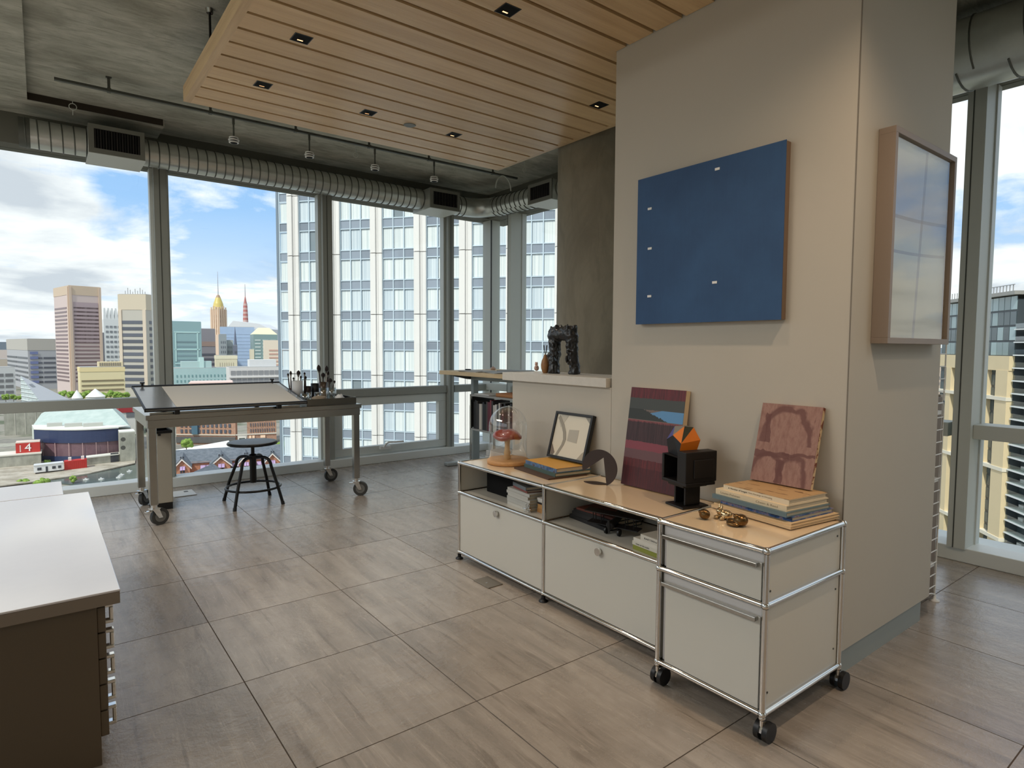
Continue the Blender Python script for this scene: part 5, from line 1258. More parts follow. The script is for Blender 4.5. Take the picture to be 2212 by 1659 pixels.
    obj('mast_tip', MB().cyl((P2.x, P2.y, GZ+H2), (P2.x, P2.y, zat(532, 640, P2)), 4, .8, 8), flat(176, 100, 92), o); obj('antenna', MB().cyl((P2.x, P2.y, zat(532, 642, P2)), (P2.x, P2.y, zat(532, 614, P2)), .9, .4, 6), flat(130, 116, 120), o)
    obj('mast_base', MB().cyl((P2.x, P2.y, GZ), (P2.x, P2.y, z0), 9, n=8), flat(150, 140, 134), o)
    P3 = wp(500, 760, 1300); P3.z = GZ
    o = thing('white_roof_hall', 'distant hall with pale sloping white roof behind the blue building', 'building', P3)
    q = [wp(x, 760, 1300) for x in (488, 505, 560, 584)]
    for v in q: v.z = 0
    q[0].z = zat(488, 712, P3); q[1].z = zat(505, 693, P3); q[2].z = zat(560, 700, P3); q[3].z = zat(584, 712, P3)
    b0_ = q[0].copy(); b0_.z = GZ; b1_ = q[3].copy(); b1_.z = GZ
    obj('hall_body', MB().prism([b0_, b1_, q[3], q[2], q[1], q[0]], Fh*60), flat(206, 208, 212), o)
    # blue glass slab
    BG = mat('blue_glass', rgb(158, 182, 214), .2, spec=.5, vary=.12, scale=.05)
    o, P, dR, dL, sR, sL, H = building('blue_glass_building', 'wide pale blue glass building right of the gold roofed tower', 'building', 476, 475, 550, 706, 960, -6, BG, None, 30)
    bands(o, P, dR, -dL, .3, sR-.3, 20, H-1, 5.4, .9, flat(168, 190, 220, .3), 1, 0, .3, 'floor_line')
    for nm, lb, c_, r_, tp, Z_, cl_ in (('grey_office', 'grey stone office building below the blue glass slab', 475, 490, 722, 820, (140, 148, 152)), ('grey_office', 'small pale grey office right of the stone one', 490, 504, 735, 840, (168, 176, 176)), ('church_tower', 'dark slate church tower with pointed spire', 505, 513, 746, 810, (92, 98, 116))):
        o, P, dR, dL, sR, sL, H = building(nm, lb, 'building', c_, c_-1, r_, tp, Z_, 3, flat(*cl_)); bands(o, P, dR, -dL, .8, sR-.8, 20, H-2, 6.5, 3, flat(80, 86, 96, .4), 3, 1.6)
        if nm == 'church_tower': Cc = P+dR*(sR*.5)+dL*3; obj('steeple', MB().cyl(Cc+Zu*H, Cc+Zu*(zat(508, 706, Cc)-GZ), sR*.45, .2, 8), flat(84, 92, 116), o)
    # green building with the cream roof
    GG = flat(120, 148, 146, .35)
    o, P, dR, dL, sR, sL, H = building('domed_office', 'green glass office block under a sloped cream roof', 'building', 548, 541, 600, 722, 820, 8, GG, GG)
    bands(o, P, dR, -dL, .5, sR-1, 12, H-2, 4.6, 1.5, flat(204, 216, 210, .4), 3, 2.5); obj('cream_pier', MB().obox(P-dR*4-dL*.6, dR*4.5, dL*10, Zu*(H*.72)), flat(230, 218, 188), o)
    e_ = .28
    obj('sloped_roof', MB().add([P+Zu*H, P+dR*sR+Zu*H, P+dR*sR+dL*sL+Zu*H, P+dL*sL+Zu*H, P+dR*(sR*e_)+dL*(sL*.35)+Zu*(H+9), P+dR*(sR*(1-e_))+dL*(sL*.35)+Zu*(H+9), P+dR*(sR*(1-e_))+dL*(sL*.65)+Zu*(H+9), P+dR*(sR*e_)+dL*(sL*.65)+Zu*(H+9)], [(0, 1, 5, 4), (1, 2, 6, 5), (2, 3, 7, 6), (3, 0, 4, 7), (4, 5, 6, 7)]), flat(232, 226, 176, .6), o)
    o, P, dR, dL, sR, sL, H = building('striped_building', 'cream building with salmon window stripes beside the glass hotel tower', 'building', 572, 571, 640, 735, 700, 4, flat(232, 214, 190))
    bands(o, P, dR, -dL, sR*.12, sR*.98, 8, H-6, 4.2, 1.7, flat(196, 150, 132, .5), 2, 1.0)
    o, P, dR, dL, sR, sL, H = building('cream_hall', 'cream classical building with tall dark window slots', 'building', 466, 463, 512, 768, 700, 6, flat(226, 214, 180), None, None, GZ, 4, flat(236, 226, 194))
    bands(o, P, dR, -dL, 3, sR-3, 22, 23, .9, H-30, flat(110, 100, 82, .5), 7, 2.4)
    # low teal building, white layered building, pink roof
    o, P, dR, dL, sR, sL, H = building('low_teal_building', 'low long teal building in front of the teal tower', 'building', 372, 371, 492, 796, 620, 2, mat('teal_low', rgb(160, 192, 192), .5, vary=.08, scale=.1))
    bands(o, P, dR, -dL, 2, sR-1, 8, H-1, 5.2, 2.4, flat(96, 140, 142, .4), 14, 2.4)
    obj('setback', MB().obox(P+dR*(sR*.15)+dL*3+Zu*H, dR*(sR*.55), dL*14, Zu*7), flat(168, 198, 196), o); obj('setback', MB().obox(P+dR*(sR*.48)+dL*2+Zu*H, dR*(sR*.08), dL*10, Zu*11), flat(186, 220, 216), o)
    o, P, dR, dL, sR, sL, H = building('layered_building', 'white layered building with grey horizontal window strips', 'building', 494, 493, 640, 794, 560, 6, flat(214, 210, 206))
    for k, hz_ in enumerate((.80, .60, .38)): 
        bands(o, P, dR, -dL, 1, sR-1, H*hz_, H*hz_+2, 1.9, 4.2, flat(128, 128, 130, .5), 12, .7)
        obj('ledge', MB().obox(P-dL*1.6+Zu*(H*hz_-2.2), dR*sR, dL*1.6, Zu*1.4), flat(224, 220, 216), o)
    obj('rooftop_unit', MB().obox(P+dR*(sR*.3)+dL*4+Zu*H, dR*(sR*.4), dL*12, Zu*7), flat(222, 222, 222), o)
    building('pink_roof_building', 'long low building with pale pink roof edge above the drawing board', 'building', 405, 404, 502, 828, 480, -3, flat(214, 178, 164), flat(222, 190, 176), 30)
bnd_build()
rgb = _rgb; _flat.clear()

# ---- pier and aquarium
def pier():
    v_ = ray(150, 900); Fh = Vector((v_.x, v_.y, 0)).normalized(); Rh = Vector((Fh.y, -Fh.x, 0))
    # glass pyramid of the aquarium
    Z = 420.; q0 = wp(42, 760, Z); q0.z = zat(42, 812, q0); base_z = zat(40, 872, q0)
    A_ = wp(42, 760, Z); A_.z = base_z; B_ = wp(92, 760, Z-30); B_.z = base_z; C_ = wp(150, 760, Z+26); C_.z = base_z; D_ = wp(75, 760, Z+70); D_.z = base_z
    o = thing('glass_pyramid', 'slanted glass and metal pyramid roof of the aquarium', 'building', A_)
    obj('glass_face', MB().prism([A_, B_, q0], Fh*2), mat('pyr_glass', rgb(190, 202, 204), .3, vary=.1, scale=.2), o)
    for k in range(1, 7): obj('glazing_bar', MB().cyl(A_.lerp(q0, k/7)-Fh*.3, A_.lerp(q0, k/7).lerp(B_.lerp(q0, k/7), 1)-Fh*.3, .35, n=4), flat(206, 212, 212), o)
    for k in range(1, 6): obj('glazing_bar', MB().cyl(A_.lerp(B_, k/6)-Fh*.3, q0.lerp(B_, k/6)-Fh*.3, .3, n=4), flat(206, 212, 212), o)
    obj('metal_face', MB().prism([B_, C_, q0], Fh*2), flat(182, 184, 188, .5), o); obj('hatch', MB().prism([B_.lerp(q0, .72).lerp(C_.lerp(q0, .72), .25)-Fh*1.2, B_.lerp(q0, .72).lerp(C_.lerp(q0, .72), .6)-Fh*1.2, B_.lerp(q0, .62).lerp(C_.lerp(q0, .62), .55)-Fh*1.2, B_.lerp(q0, .62).lerp(C_.lerp(q0, .62), .28)-Fh*1.2], Fh*.8), flat(130, 134, 140), o)
    # concrete block below
    w0 = A_.copy(); w0.z = GZ
    obj('concrete_base', MB().obox(wp(-60, 760, Z-36)*1, Rh*1, Fh*1, Zu*.1), flat(160, 158, 148), o)
    P = wp(2, 760, 375); P.z = GZ; s = solve(P, Rh, 92); zt_ = zat(2, 880, P)-GZ
    o = thing('concrete_block', 'tall plain grey concrete wall block left of the pavilion', 'building', P)
    obj('block_body', MB().obox(P, Rh*s, Fh*8, Zu*zt_), custom('old_concrete', lambda t, c: t.ramp(t.noise(t.mapv(c['o'], (1, 1, .5)), .35, 5, .6), [(.3, rgb(142, 142, 130)), (.7, rgb(176, 174, 162))]), .9, .2), o)
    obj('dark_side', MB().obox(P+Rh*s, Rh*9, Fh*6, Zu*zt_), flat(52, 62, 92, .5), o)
    for k in range(3): obj('joint', MB().obox(P+Rh*(s*(.25+.25*k))-Fh*.15, Rh*.3, Fh*.2, Zu*zt_), flat(196, 192, 180), o)
    obj('lower_block', MB().obox(wp(-40, 760, 330).xy.to_3d()+Zu*GZ, Rh*solve(wp(-40, 760, 330), Rh, 66), Fh*14, Zu*(zat(0, 942, P)-GZ)), 'old_concrete', o)
    # pavilion with pale green roof
    Zp = 302.
    def W_(px, py, Z=Zp): return wp(px, py, Z)
    ez = W_(160, 924).z; tz_ = W_(180, 880, Zp+22).z
    e = [W_(62, 760), W_(277, 760), W_(262, 760, Zp+60), W_(84, 760, Zp+60)]; tt = [W_(124, 760, Zp+22), W_(236, 760, Zp+22), W_(232, 760, Zp+40), W_(130, 760, Zp+40)]
    for v in e: v.z = ez
    for v in tt: v.z = tz_
    o = thing('pavilion', 'harbor pavilion with pale green hipped roof and curved blue front', 'building', (e[0]+e[1])*.5)
    obj('roof', MB().add(e+tt, [(0, 1, 5, 4), (1, 2, 6, 5), (2, 3, 7, 6), (3, 0, 4, 7), (4, 5, 6, 7), (3, 2, 1, 0)]), custom('green_roof', lambda t, c: t.ramp(t.noise(t.mapv(c['o'], (1, 1, .3)), .25, 4), [(.3, rgb(168, 184, 178)), (.7, rgb(188, 200, 194))]), .7), o)
    rb = [Vector((v.x, v.y, ez-6)) for v in e]
    obj('eave_band', MB().add(rb+e, [(0, 1, 5, 4), (1, 2, 6, 5), (2, 3, 7, 6), (3, 0, 4, 7), (3, 2, 1, 0)]), flat(206, 212, 204), o)
    obj('body', MB().add([Vector((v.x, v.y, GZ)) for v in e]+rb, [(0, 1, 5, 4), (1, 2, 6, 5), (2, 3, 7, 6), (3, 0, 4, 7)]), flat(150, 150, 144), o)
    # curved front: an arc bulging to the viewer
    n = 18; cl_ = W_(66, 760, 291); cr_ = W_(250, 760, 298)
    def arc(t_, out=0.): p = cl_.lerp(cr_, t_)-Fh*(8*math.sin(PI*(t_*.86+.06))+out); return Vector((p.x, p.y, 0))
    def ring(name, za, zb, m, out=0., par=None, t0=0, t1=1, nn=n):
        mb = MB(); A1 = [arc(t0+(t1-t0)*i/nn, out) for i in range(nn+1)]
        back = [p+Fh*(3+out) for p in A1]
        vs = [p+Zu*za for p in A1]+[p+Zu*zb for p in A1]+[p+Zu*za for p in back]+[p+Zu*zb for p in back]; N = nn+1
        fs = [(i, i+1, N+i+1, N+i) for i in range(nn)]+[(N+i, N+i+1, 3*N+i+1, 3*N+i) for i in range(nn)]
        return obj(name, mb.add(vs, fs), m, par or o)
    Pm = arc(.5)
    zz = lambda py: zat(155, py, Pm)
    nv = mat('navy_panel', rgb(46, 58, 90), .4, vary=.12, scale=.2); pkg = mat('maroon_glass', rgb(112, 88, 96), .25, vary=.35, scale=.35)
    ring('blue_wall', zz(958), zz(930), nv); ring('window_ribbon', zz(987), zz(958), pkg, -.6); ring('blue_wall', zz(1015), zz(987), nv)
    ring('roof_edge', zz(930), zz(927), flat(226, 226, 218), .4)
    fan_ = [arc(i/n)+Zu*zz(929) for i in range(n+1)]; obj('flat_roof', MB().prism(fan_+[e[1].xy.to_3d()+Zu*zz(929), e[0].xy.to_3d()+Zu*zz(929)], (0, 0, .4)), flat(222, 220, 212), o)
    for t_ in (.10, .24, .40, .56, .72, .86): ring('ribbon_mullion', zz(987), zz(958), flat(168, 140, 140), .3, o, t_-.004, t_+.004, 1)
    for k, (t_, w__) in enumerate(((.15, 6), (.36, 7), (.58, 8))): p = arc(t_)+Fh*8+Zu*zz(927); obj('roof_unit', MB().obox(p, Rh*w__, Fh*3, Zu*1.6), flat(186, 188, 180), o)
    # concrete shoulders
    P = wp(252, 760, 288); P.z = GZ; s = solve(P, Rh, 286)
    o2 = thing('concrete_annex', 'grey concrete annex with round vents at the right of the pavilion', 'building', P)
    obj('annex_body', MB().obox(P, Rh*s, Fh*9, Zu*(zat(248, 936, P)-GZ)), 'old_concrete', o2); obj('annex_roof', MB().obox(P+Zu*(zat(248, 936, P)-GZ), Rh*s, Fh*9, Zu*.5), flat(220, 218, 208), o2)
    for py in (949, 967): q = wp(266, py, 287.6); obj('round_vent', MB().cyl(q, q-Fh*.4, 1.0, n=14), flat(80, 78, 72), o2)
    Q = wp(178, 760, 279); Q.z = GZ; s2 = solve(Q, (Rh+Fh*.25).normalized(), 251); d2 = (Rh+Fh*.25).normalized()
    o3 = thing('quay_shed', 'long low pale shed along the quay right of the red container', 'building', Q)
    obj('shed_body', MB().obox(Q, d2*s2, Fh*5, Zu*(zat(176, 991, Q)-GZ)), 'old_concrete', o3); obj('shed_roof', MB().obox(Q-Fh*.4+Zu*(zat(176, 991, Q)-GZ), d2*s2, Fh*5.6, Zu*.5), flat(224, 222, 212), o3); obj('opening', MB().obox(Q+d2*(s2*.72)-Fh*.2+Zu*.3, d2*(s2*.25), Fh*.2, Zu*5), flat(60, 62, 68), o3)
    P = wp(-30, 760, 271); P.z = GZ; s = solve(P, Rh, 79)
    o4 = thing('concrete_shed', 'low concrete building with pale roof under the red number box', 'building', P)
    zr = zat(40, 983, P)-GZ
    obj('shed_body', MB().obox(P, Rh*s, Fh*11, Zu*zr), 'old_concrete', o4); obj('shed_roof', MB().obox(P-Rh*.3-Fh*.3+Zu*zr, Rh*(s+.6), Fh*11.6, Zu*.6), flat(222, 218, 206), o4)
    for x in (4, 9, 13): q = wp(x, 996, 277.6); obj('porthole', MB().cyl(q, q-Fh*.3, .8, n=10), flat(92, 90, 84), o4)
    # red box with the number 4
    B = P+Rh*solve(P, Rh, 24)+Fh*2+Zu*(zr+.65); sb = solve(B, Rh, 78); hb_ = zat(50, 957, B)-B.z
    o5 = thing('number_sign', 'big red box sign with a white number four on its side', 'sign', B)
    obj('sign_box', MB().obox(B, Rh*sb, Fh*7, Zu*hb_), flat(186, 48, 40, .5), o5); obj('sign_top', MB().obox(B+Zu*hb_, Rh*sb, Fh*7, Zu*.4), flat(214, 196, 182), o5)
    me = lettering('number', '4', hb_*1.12, flat(240, 238, 234), o5, B+Rh*(sb*.36)-Fh*.15+Zu*(hb_*.15), Rh, Zu, .1)
    for v in me.data.vertices:                                     # widen the figure a little, as painted
        pass
    for k in range(5): obj('small_mark', MB().obox(B+Rh*(sb*.16)-Fh*.12+Zu*(hb_*(.12+.14*k)), Rh*(sb*.05), Fh*.1, Zu*(hb_*.08)), flat(236, 230, 224), o5)
    # quay ground, trailer, container
    quay = [gp(-80, 1062), gp(-80, 985), gp(292, 985), gp(292, 1003), gp(190, 1026), gp(100, 1040)]
    struct('quay', MB().prism([v+Zu*.2 for v in quay], (0, 0, .5)), custom('quay_ground', lambda t, c: t.ramp(t.noise(c['o'], .15, 5, .65), [(.35, rgb(146, 138, 122)), (.6, rgb(184, 176, 162)), (.75, rgb(166, 140, 120))]), .95))
    Tq = wp(62, 760, 259); Tq.z = GZ+.7; dd = (Rh+Fh*.18).normalized(); st_ = solve(Tq, dd, 127)
    o6 = thing('office_trailer', 'white site trailer with dark windows parked on the quay', 'trailer', Tq)
    hT = zat(62, 1008, Tq)-Tq.z; wd_ = dd.cross(Zu)*-1
    obj('trailer_body', MB().obox(Tq+Zu*.8, dd*st_, Fh*4, Zu*(hT-.8)), flat(232, 232, 230), o6); obj('trailer_roof', MB().obox(Tq-Fh*.2+Zu*hT, dd*st_, Fh*4.4, Zu*.3), flat(206, 208, 208), o6)
    for a_, b_, h0, h1 in ((.12, .26, .45, .75), (.40, .47, .18, .8), (.62, .74, .45, .75), (.82, .93, .45, .75)): obj('trailer_window', MB().obox(Tq+dd*(st_*a_)-Fh*.15+Zu*(hT*h0), dd*(st_*(b_-a_)), Fh*.2, Zu*(hT*(h1-h0))), flat(60, 64, 70), o6)
    obj('underframe', MB().obox(Tq+dd*.5+Fh*.3, dd*(st_-1), Fh*3, Zu*.8), flat(70, 66, 62), o6)
    Tc = wp(129, 760, 268); Tc.z = GZ+.7; sc2 = solve(Tc, dd, 179); hC = zat(129, 998, Tc)-Tc.z
    o7 = thing('red_container', 'red shipping container with roof units right of the white trailer', 'container', Tc)
    obj('container_body', MB().obox(Tc, dd*sc2, Fh*4, Zu*hC), flat(196, 52, 46, .5), o7)
    for k in range(11): obj('corrugation', MB().obox(Tc+dd*(sc2*(k+.3)/11)-Fh*.12, dd*(sc2*.035), Fh*.12, Zu*hC), flat(182, 44, 40, .5), o7)
    for t_ in (.18, .75): obj('roof_unit', MB().obox(Tc+dd*(sc2*t_)+Fh*1+Zu*hC, dd*(sc2*.14), Fh*2, Zu*1.3), flat(222, 214, 206), o7)
    # red and white buildings glimpsed by the table edge
    Pq = wp(252, 760, 380); Pq.z = GZ; s = solve(Pq, Rh, 300)
    o8 = thing('red_roof_hall', 'white hall with a dark red roof right of the pavilion', 'building', Pq); obj('hall_body', MB().obox(Pq, Rh*s, Fh*20, Zu*(zat(252, 892, Pq)-GZ)), flat(214, 212, 206), o8); obj('red_roof', MB().obox(Pq-Fh*.5+Zu*(zat(252, 892, Pq)-GZ), Rh*s, Fh*21, Zu*7), flat(158, 46, 50), o8); obj('vents', MB().obox(Pq+Rh*4-Fh*.3+Zu*(zat(252, 903, Pq)-GZ), Rh*5, Fh*.3, Zu*3), flat(110, 112, 116), o8)
    for k, (px, py) in enumerate(((185, 1037), (218, 1036), (256, 1032), (279, 1019), (262, 1027))):
        q = gp(px, py, GZ+.52); bo = thing('small_boat', 'tiny white boat on the harbor water, %s from the left' % ORD[k], 'boat', q, 'white boats on the harbor'); obj('hull', MB().prism([q+Rh*-.9, q+Rh*.6-Fh*.4, q+Rh*1.2, q+Rh*.6+Fh*.4], (0, 0, .45)), flat(232, 232, 230), bo); obj('cabin', MB().obox(q-Rh*.3-Fh*.2+Zu*.45, Rh*.6, Fh*.4, Zu*.4), flat(224, 226, 226), bo)
    for k, (px0, px1, py) in enumerate(((150, 176, 856), (181, 226, 853))):
        q = wp(px0, 760, 462); q.z = GZ; s = solve(q, Rh, px1); zt2 = zat(px0, py+6, q); c_ = q+Rh*(s/2)+Fh*8
        tn = thing('white_tent', ('smaller' if k == 0 else 'larger')+' white tent roof behind the glass pyramid', 'tent', q); obj('canopy', MB().cyl(Vector((c_.x, c_.y, zt2)), Vector((c_.x, c_.y, zt2+6)), s*.52, .3, 10), flat(230, 230, 226), tn); obj('tent_wall', MB().cyl(Vector((c_.x, c_.y, GZ)), Vector((c_.x, c_.y, zt2)), s*.48, n=10), flat(200, 200, 196), tn)
pier()

# ---- brick apartments and row houses below the table
def brick():
    P = wp(404, 760, 300); P.z = GZ
    o, P, dR, dL, sR, sL, H = building('brick_apartments', 'long red brick apartment building seen under the table', 'building', 505, 376, 509, 850, 345, 64, custom('brick_wall', lambda t, c: t.ramp(t.noise(c['o'], 1.2, 4), [(.3, rgb(160, 124, 106)), (.7, rgb(184, 148, 126))]), .9, .2), flat(160, 156, 150), 30)
    P0 = P
    for d_, n_, s_, cols in ((dL, -dR, sL, 12),):
        bands(o, P, d_, n_, 2, s_-2, 6.6, H-1, 3.3, 2.0, DKW, cols, s_/cols*.45, .35, 'window_pane')
        obj('stone_course', MB().obox(P+n_*.5+Zu*5.3, d_*s_, -n_*.5, Zu*.6), flat(206, 196, 180), o); obj('shop_band', MB().obox(P+n_*.6+Zu*1, d_*s_, -n_*.6, Zu*3.4), flat(92, 92, 92, .5), o)
        obj('blue_bay', MB().obox(P+d_*(s_*.62)+n_*1.4+Zu*6, d_*(s_*.10), -n_*1.4, Zu*(H-8)), flat(84, 112, 128, .3), o)
    o2 = thing('brick_wing', 'tan and brick apartment wing with awnings receding behind the stool', 'building', P+dR*20)
    d2 = (Rh*.92+Fh*.39).normalized(); n2 = d2.cross(Zu); n2 = n2 if n2.dot(Fh) < 0 else -n2; s2 = solve(P, d2, 594)
    obj('wing_body', MB().obox(P+d2*6, d2*(s2-6), -n2*16, Zu*(H-1)), 'brick_wall', o2)
    bands(o2, P+d2*.3, d2, n2, 7, s2-1, 6.8, H-2, 3.3, 1.9, DKW, 11, s2/11*.42, .35, 'window_pane')
    obj('stone_course', MB().obox(P+n2*.5+Zu*5.4, d2*s2, -n2*.5, Zu*.6), flat(210, 204, 192), o2)
    obj('portal', MB().obox(P+d2*(s2*.05)+n2*.7+Zu*0, d2*(s2*.2), -n2*.7, Zu*4.8), flat(226, 220, 210), o2); obj('portal_glass', MB().obox(P+d2*(s2*.08)+n2*.9, d2*(s2*.14), -n2*.3, Zu*3.8), flat(60, 74, 72), o2)
    for t_ in (.32, .40, .60, .66): obj('awning', MB().prism([P+d2*(s2*t_)+n2*.3+Zu*4.9, P+d2*(s2*t_)+n2*2.2+Zu*3.5, P+d2*(s2*t_)+n2*2.2+Zu*3.8], d2*(s2*.06)), flat(206, 176, 150), o2)
    # long white flat roof
    q = [gp(376, 978, GZ+7), gp(500, 956, GZ+7), gp(640, 975, GZ+7), gp(640, 985, GZ+7), gp(505, 966, GZ+7), gp(380, 1000, GZ+7)]
    q = [gp(372, 976, GZ+8), gp(494, 954, GZ+8), gp(505, 968, GZ+8), gp(376, 1004, GZ+8)]
    o3 = thing('white_roof_market', 'long bright white roof behind the gabled slate houses', 'building', q[0]); obj('flat_roof', MB().prism(q, (0, 0, .6)), flat(228, 228, 226), o3); obj('hall_walls', MB().prism([v-Zu*.1 for v in q], (0, 0, -7.8)), flat(170, 160, 148), o3)
    # gabled row houses
    sl = custom('slate', lambda t, c: t.ramp(t.noise(t.mapv(c['o'], (1, 1, 3)), .8, 5, .6), [(.3, rgb(84, 92, 100)), (.7, rgb(116, 122, 130))]), .8); bk = custom('house_brick', lambda t, c: t.ramp(t.noise(c['o'], 1.5, 4), [(.3, rgb(176, 122, 96)), (.7, rgb(202, 146, 118))]), .9)
    Zh = 205.
    a0 = wp(372, 760, Zh-8); a1 = wp(608, 760, Zh+6); a0.z = a1.z = GZ; D = (a1-a0); Lh = D.length; D.normalize(); Nn = D.cross(Zu); Nn = Nn if Nn.dot(Fh) < 0 else -Nn
    eave = zat(480, 992, wp(480, 760, Zh))-GZ; ridge = zat(480, 964, wp(480, 760, Zh+7))-GZ
    o4 = thing('row_house', 'long slate roofed brick house row with three front gables', 'house', a0+D*(Lh/2))
    obj('house_body', MB().obox(a0, D*Lh, -Nn*14, Zu*eave), bk, o4)
    def roofp(name, A, d_, n_, L, dep, e, r, ov=.5):
        pr = [A+n_*ov+Zu*(e-.3), A-n_*(dep/2)+Zu*r, A-n_*(dep+ov)+Zu*(e-.3), A-n_*(dep/2)+Zu*(r-.5)]
        return obj(name, MB().prism(pr, d_*L), sl, o4)
    roofp('main_roof', a0-D*.5, D, Nn, Lh+1, 14, eave, ridge)
    for t_, wg in ((.0, .13), (.32, .17), (.57, .13), (.82, .13)):
        A = a0+D*(Lh*t_); w2 = Lh*wg; gd = 4.
        g0 = A+Nn*gd
        obj('gable_wall', MB().prism([g0, g0+D*w2, g0+D*w2+Zu*(eave-.5), g0+D*(w2/2)+Zu*(ridge-1.6), g0+Zu*(eave-.5)], -Nn*(gd+5)), bk, o4)
        for sgn in (0, 1):
            e0 = g0+Nn*.5+(D*(w2+.6) if sgn else -D*.6)+Zu*(eave-1.0); r0 = g0+Nn*.5+D*(w2/2)+Zu*(ridge-1.2)
            obj('gable_roof', MB().prism([e0, r0, r0+Zu*.55, e0+Zu*.55], -Nn*(gd+8)), sl, o4)
            obj('white_verge', MB().prism([e0+Nn*.1, r0+Nn*.1, r0+Nn*.1-Zu*.5, e0+Nn*.1-Zu*.5], -Nn*.3), flat(232, 222, 214), o4)
        for kk, (u_, z_, ww, hh) in enumerate(((.36, eave-2.6, .12, 2.2), (.54, eave-2.6, .12, 2.2), (.38, eave+1.4, .09, 1.3), (.55, eave+1.4, .09, 1.3))):
            wdw = obj('window', MB().obox(g0+D*(w2*u_)+Nn*.15+Zu*z_, D*(w2*ww), -Nn*.2, Zu*hh), flat(56, 58, 66), o4)
            if kk < 2: obj('awning', MB().prism([g0+D*(w2*u_)+Nn*.1+Zu*(z_+hh), g0+D*(w2*u_)+Nn*1.3+Zu*(z_+hh-1.1), g0+D*(w2*u_)+Nn*.1+Zu*(z_+hh-.3)], D*(w2*ww*1.3)), flat(176, 150, 190), o4)
    for t_ in (.22, .26, .50, .53, .74, .78):
        obj('window', MB().obox(a0+D*(Lh*t_)+Nn*.15+Zu*(eave-3.6), D*1.6, -Nn*.2, Zu*2.2), flat(60, 60, 68), o4); obj('awning', MB().prism([a0+D*(Lh*t_)+Nn*.1+Zu*(eave-1.2), a0+D*(Lh*t_)+Nn*1.3+Zu*(eave-2.2), a0+D*(Lh*t_)+Nn*.1+Zu*(eave-1.5)], D*1.9), flat(182, 158, 196), o4)
    # nearer slate roof at the left
    b0 = wp(374, 760, 178); b1 = wp(416, 760, 190); b0.z = b1.z = GZ
    o5 = thing('slate_house', 'small slate roofed house close to the window sill at left', 'house', b0); e2 = zat(395, 1046, b0)-GZ; r2 = zat(395, 1018, b0)-GZ
    D2 = (b1-b0); L2 = D2.length; D2.normalize(); N2 = D2.cross(Zu); N2 = N2 if N2.dot(Fh) < 0 else -N2
    obj('house_body', MB().obox(b0, D2*L2, -N2*10, Zu*e2), bk, o5); obj('roof', MB().prism([b0+N2*.5+Zu*(e2-.2), b0-N2*5+Zu*r2, b0-N2*10.5+Zu*(e2-.2)], D2*(L2+.8)), sl, o5); obj('white_gutter', MB().obox(b0+N2*.6+Zu*(e2-.5), D2*(L2+.8), -N2*.2, Zu*.35), flat(226, 222, 214), o5)
brick()

# ---- trees
custom('leaves', lambda t, c: t.ramp(t.noise(c['o'], .9, 5, .7), [(.3, rgb(78, 104, 48)), (.5, rgb(120, 148, 70)), (.7, rgb(160, 180, 100))]), .9, .1)
def crown(mb, c, r, sd, n=16):
    rr = random.Random(sd)
    for k in range(n):
        a = rr.uniform(0, 2*PI); q = rr.uniform(0, .75)*r
        mb.ball((c.x+q*math.cos(a), c.y+q*math.sin(a), c.z+rr.uniform(-.35, .45)*r), (r*rr.uniform(.28, .45),)*3, 8, 6, .22, sd*50+k)
    return mb
def tree(px, py, Z, rpx, lb, sd, grp=None):
    P = wp(px, 760, Z); P.z = GZ; zc_ = zat(px, py, P); r = rpx/FPX*Z
    o = thing('tree', lb, 'tree', P, grp)
    obj('crown', crown(MB(), Vector((P.x, P.y, zc_)), r, sd), 'leaves', o); obj('trunk', MB().cyl(P, (P.x, P.y, zc_), r*.10, r*.06, 6), flat(96, 80, 62), o)
tree(397, 959, 262, 15, 'bright green round tree left of the stool under the table', 1)
tree(606, 962, 290, 13, 'dark green tree at the foot of the white hotel tower', 2)
tree(80, 1046, 246, 16, 'olive shrubby tree in front of the white trailer', 3)
tree(36, 1050, 246, 18, 'dry olive bush cluster at the far left below the quay', 4)
tree(147, 1036, 244, 9, 'small bright tree by the water right of the trailer', 5)
tree(92, 1000, 285, 8, 'small dark tree against the curved blue wall', 6)
for k in range(9): tree(134+17*k, 851+(k % 3)*2, 540-4*(k % 4), 10, 'green street tree behind the pavilion roof, %s from the left' % ORD[k], 10+k, 'street trees behind the pavilion')
for k in range(3): tree(8+17*k, 858, 440, 8, 'pale green tree beside the glass pyramid, %s from the left' % ORD[k], 30+k, 'trees beside the glass pyramid')
tree(598, 1020, 190, 10, 'green tree at the right end of the row houses', 40)
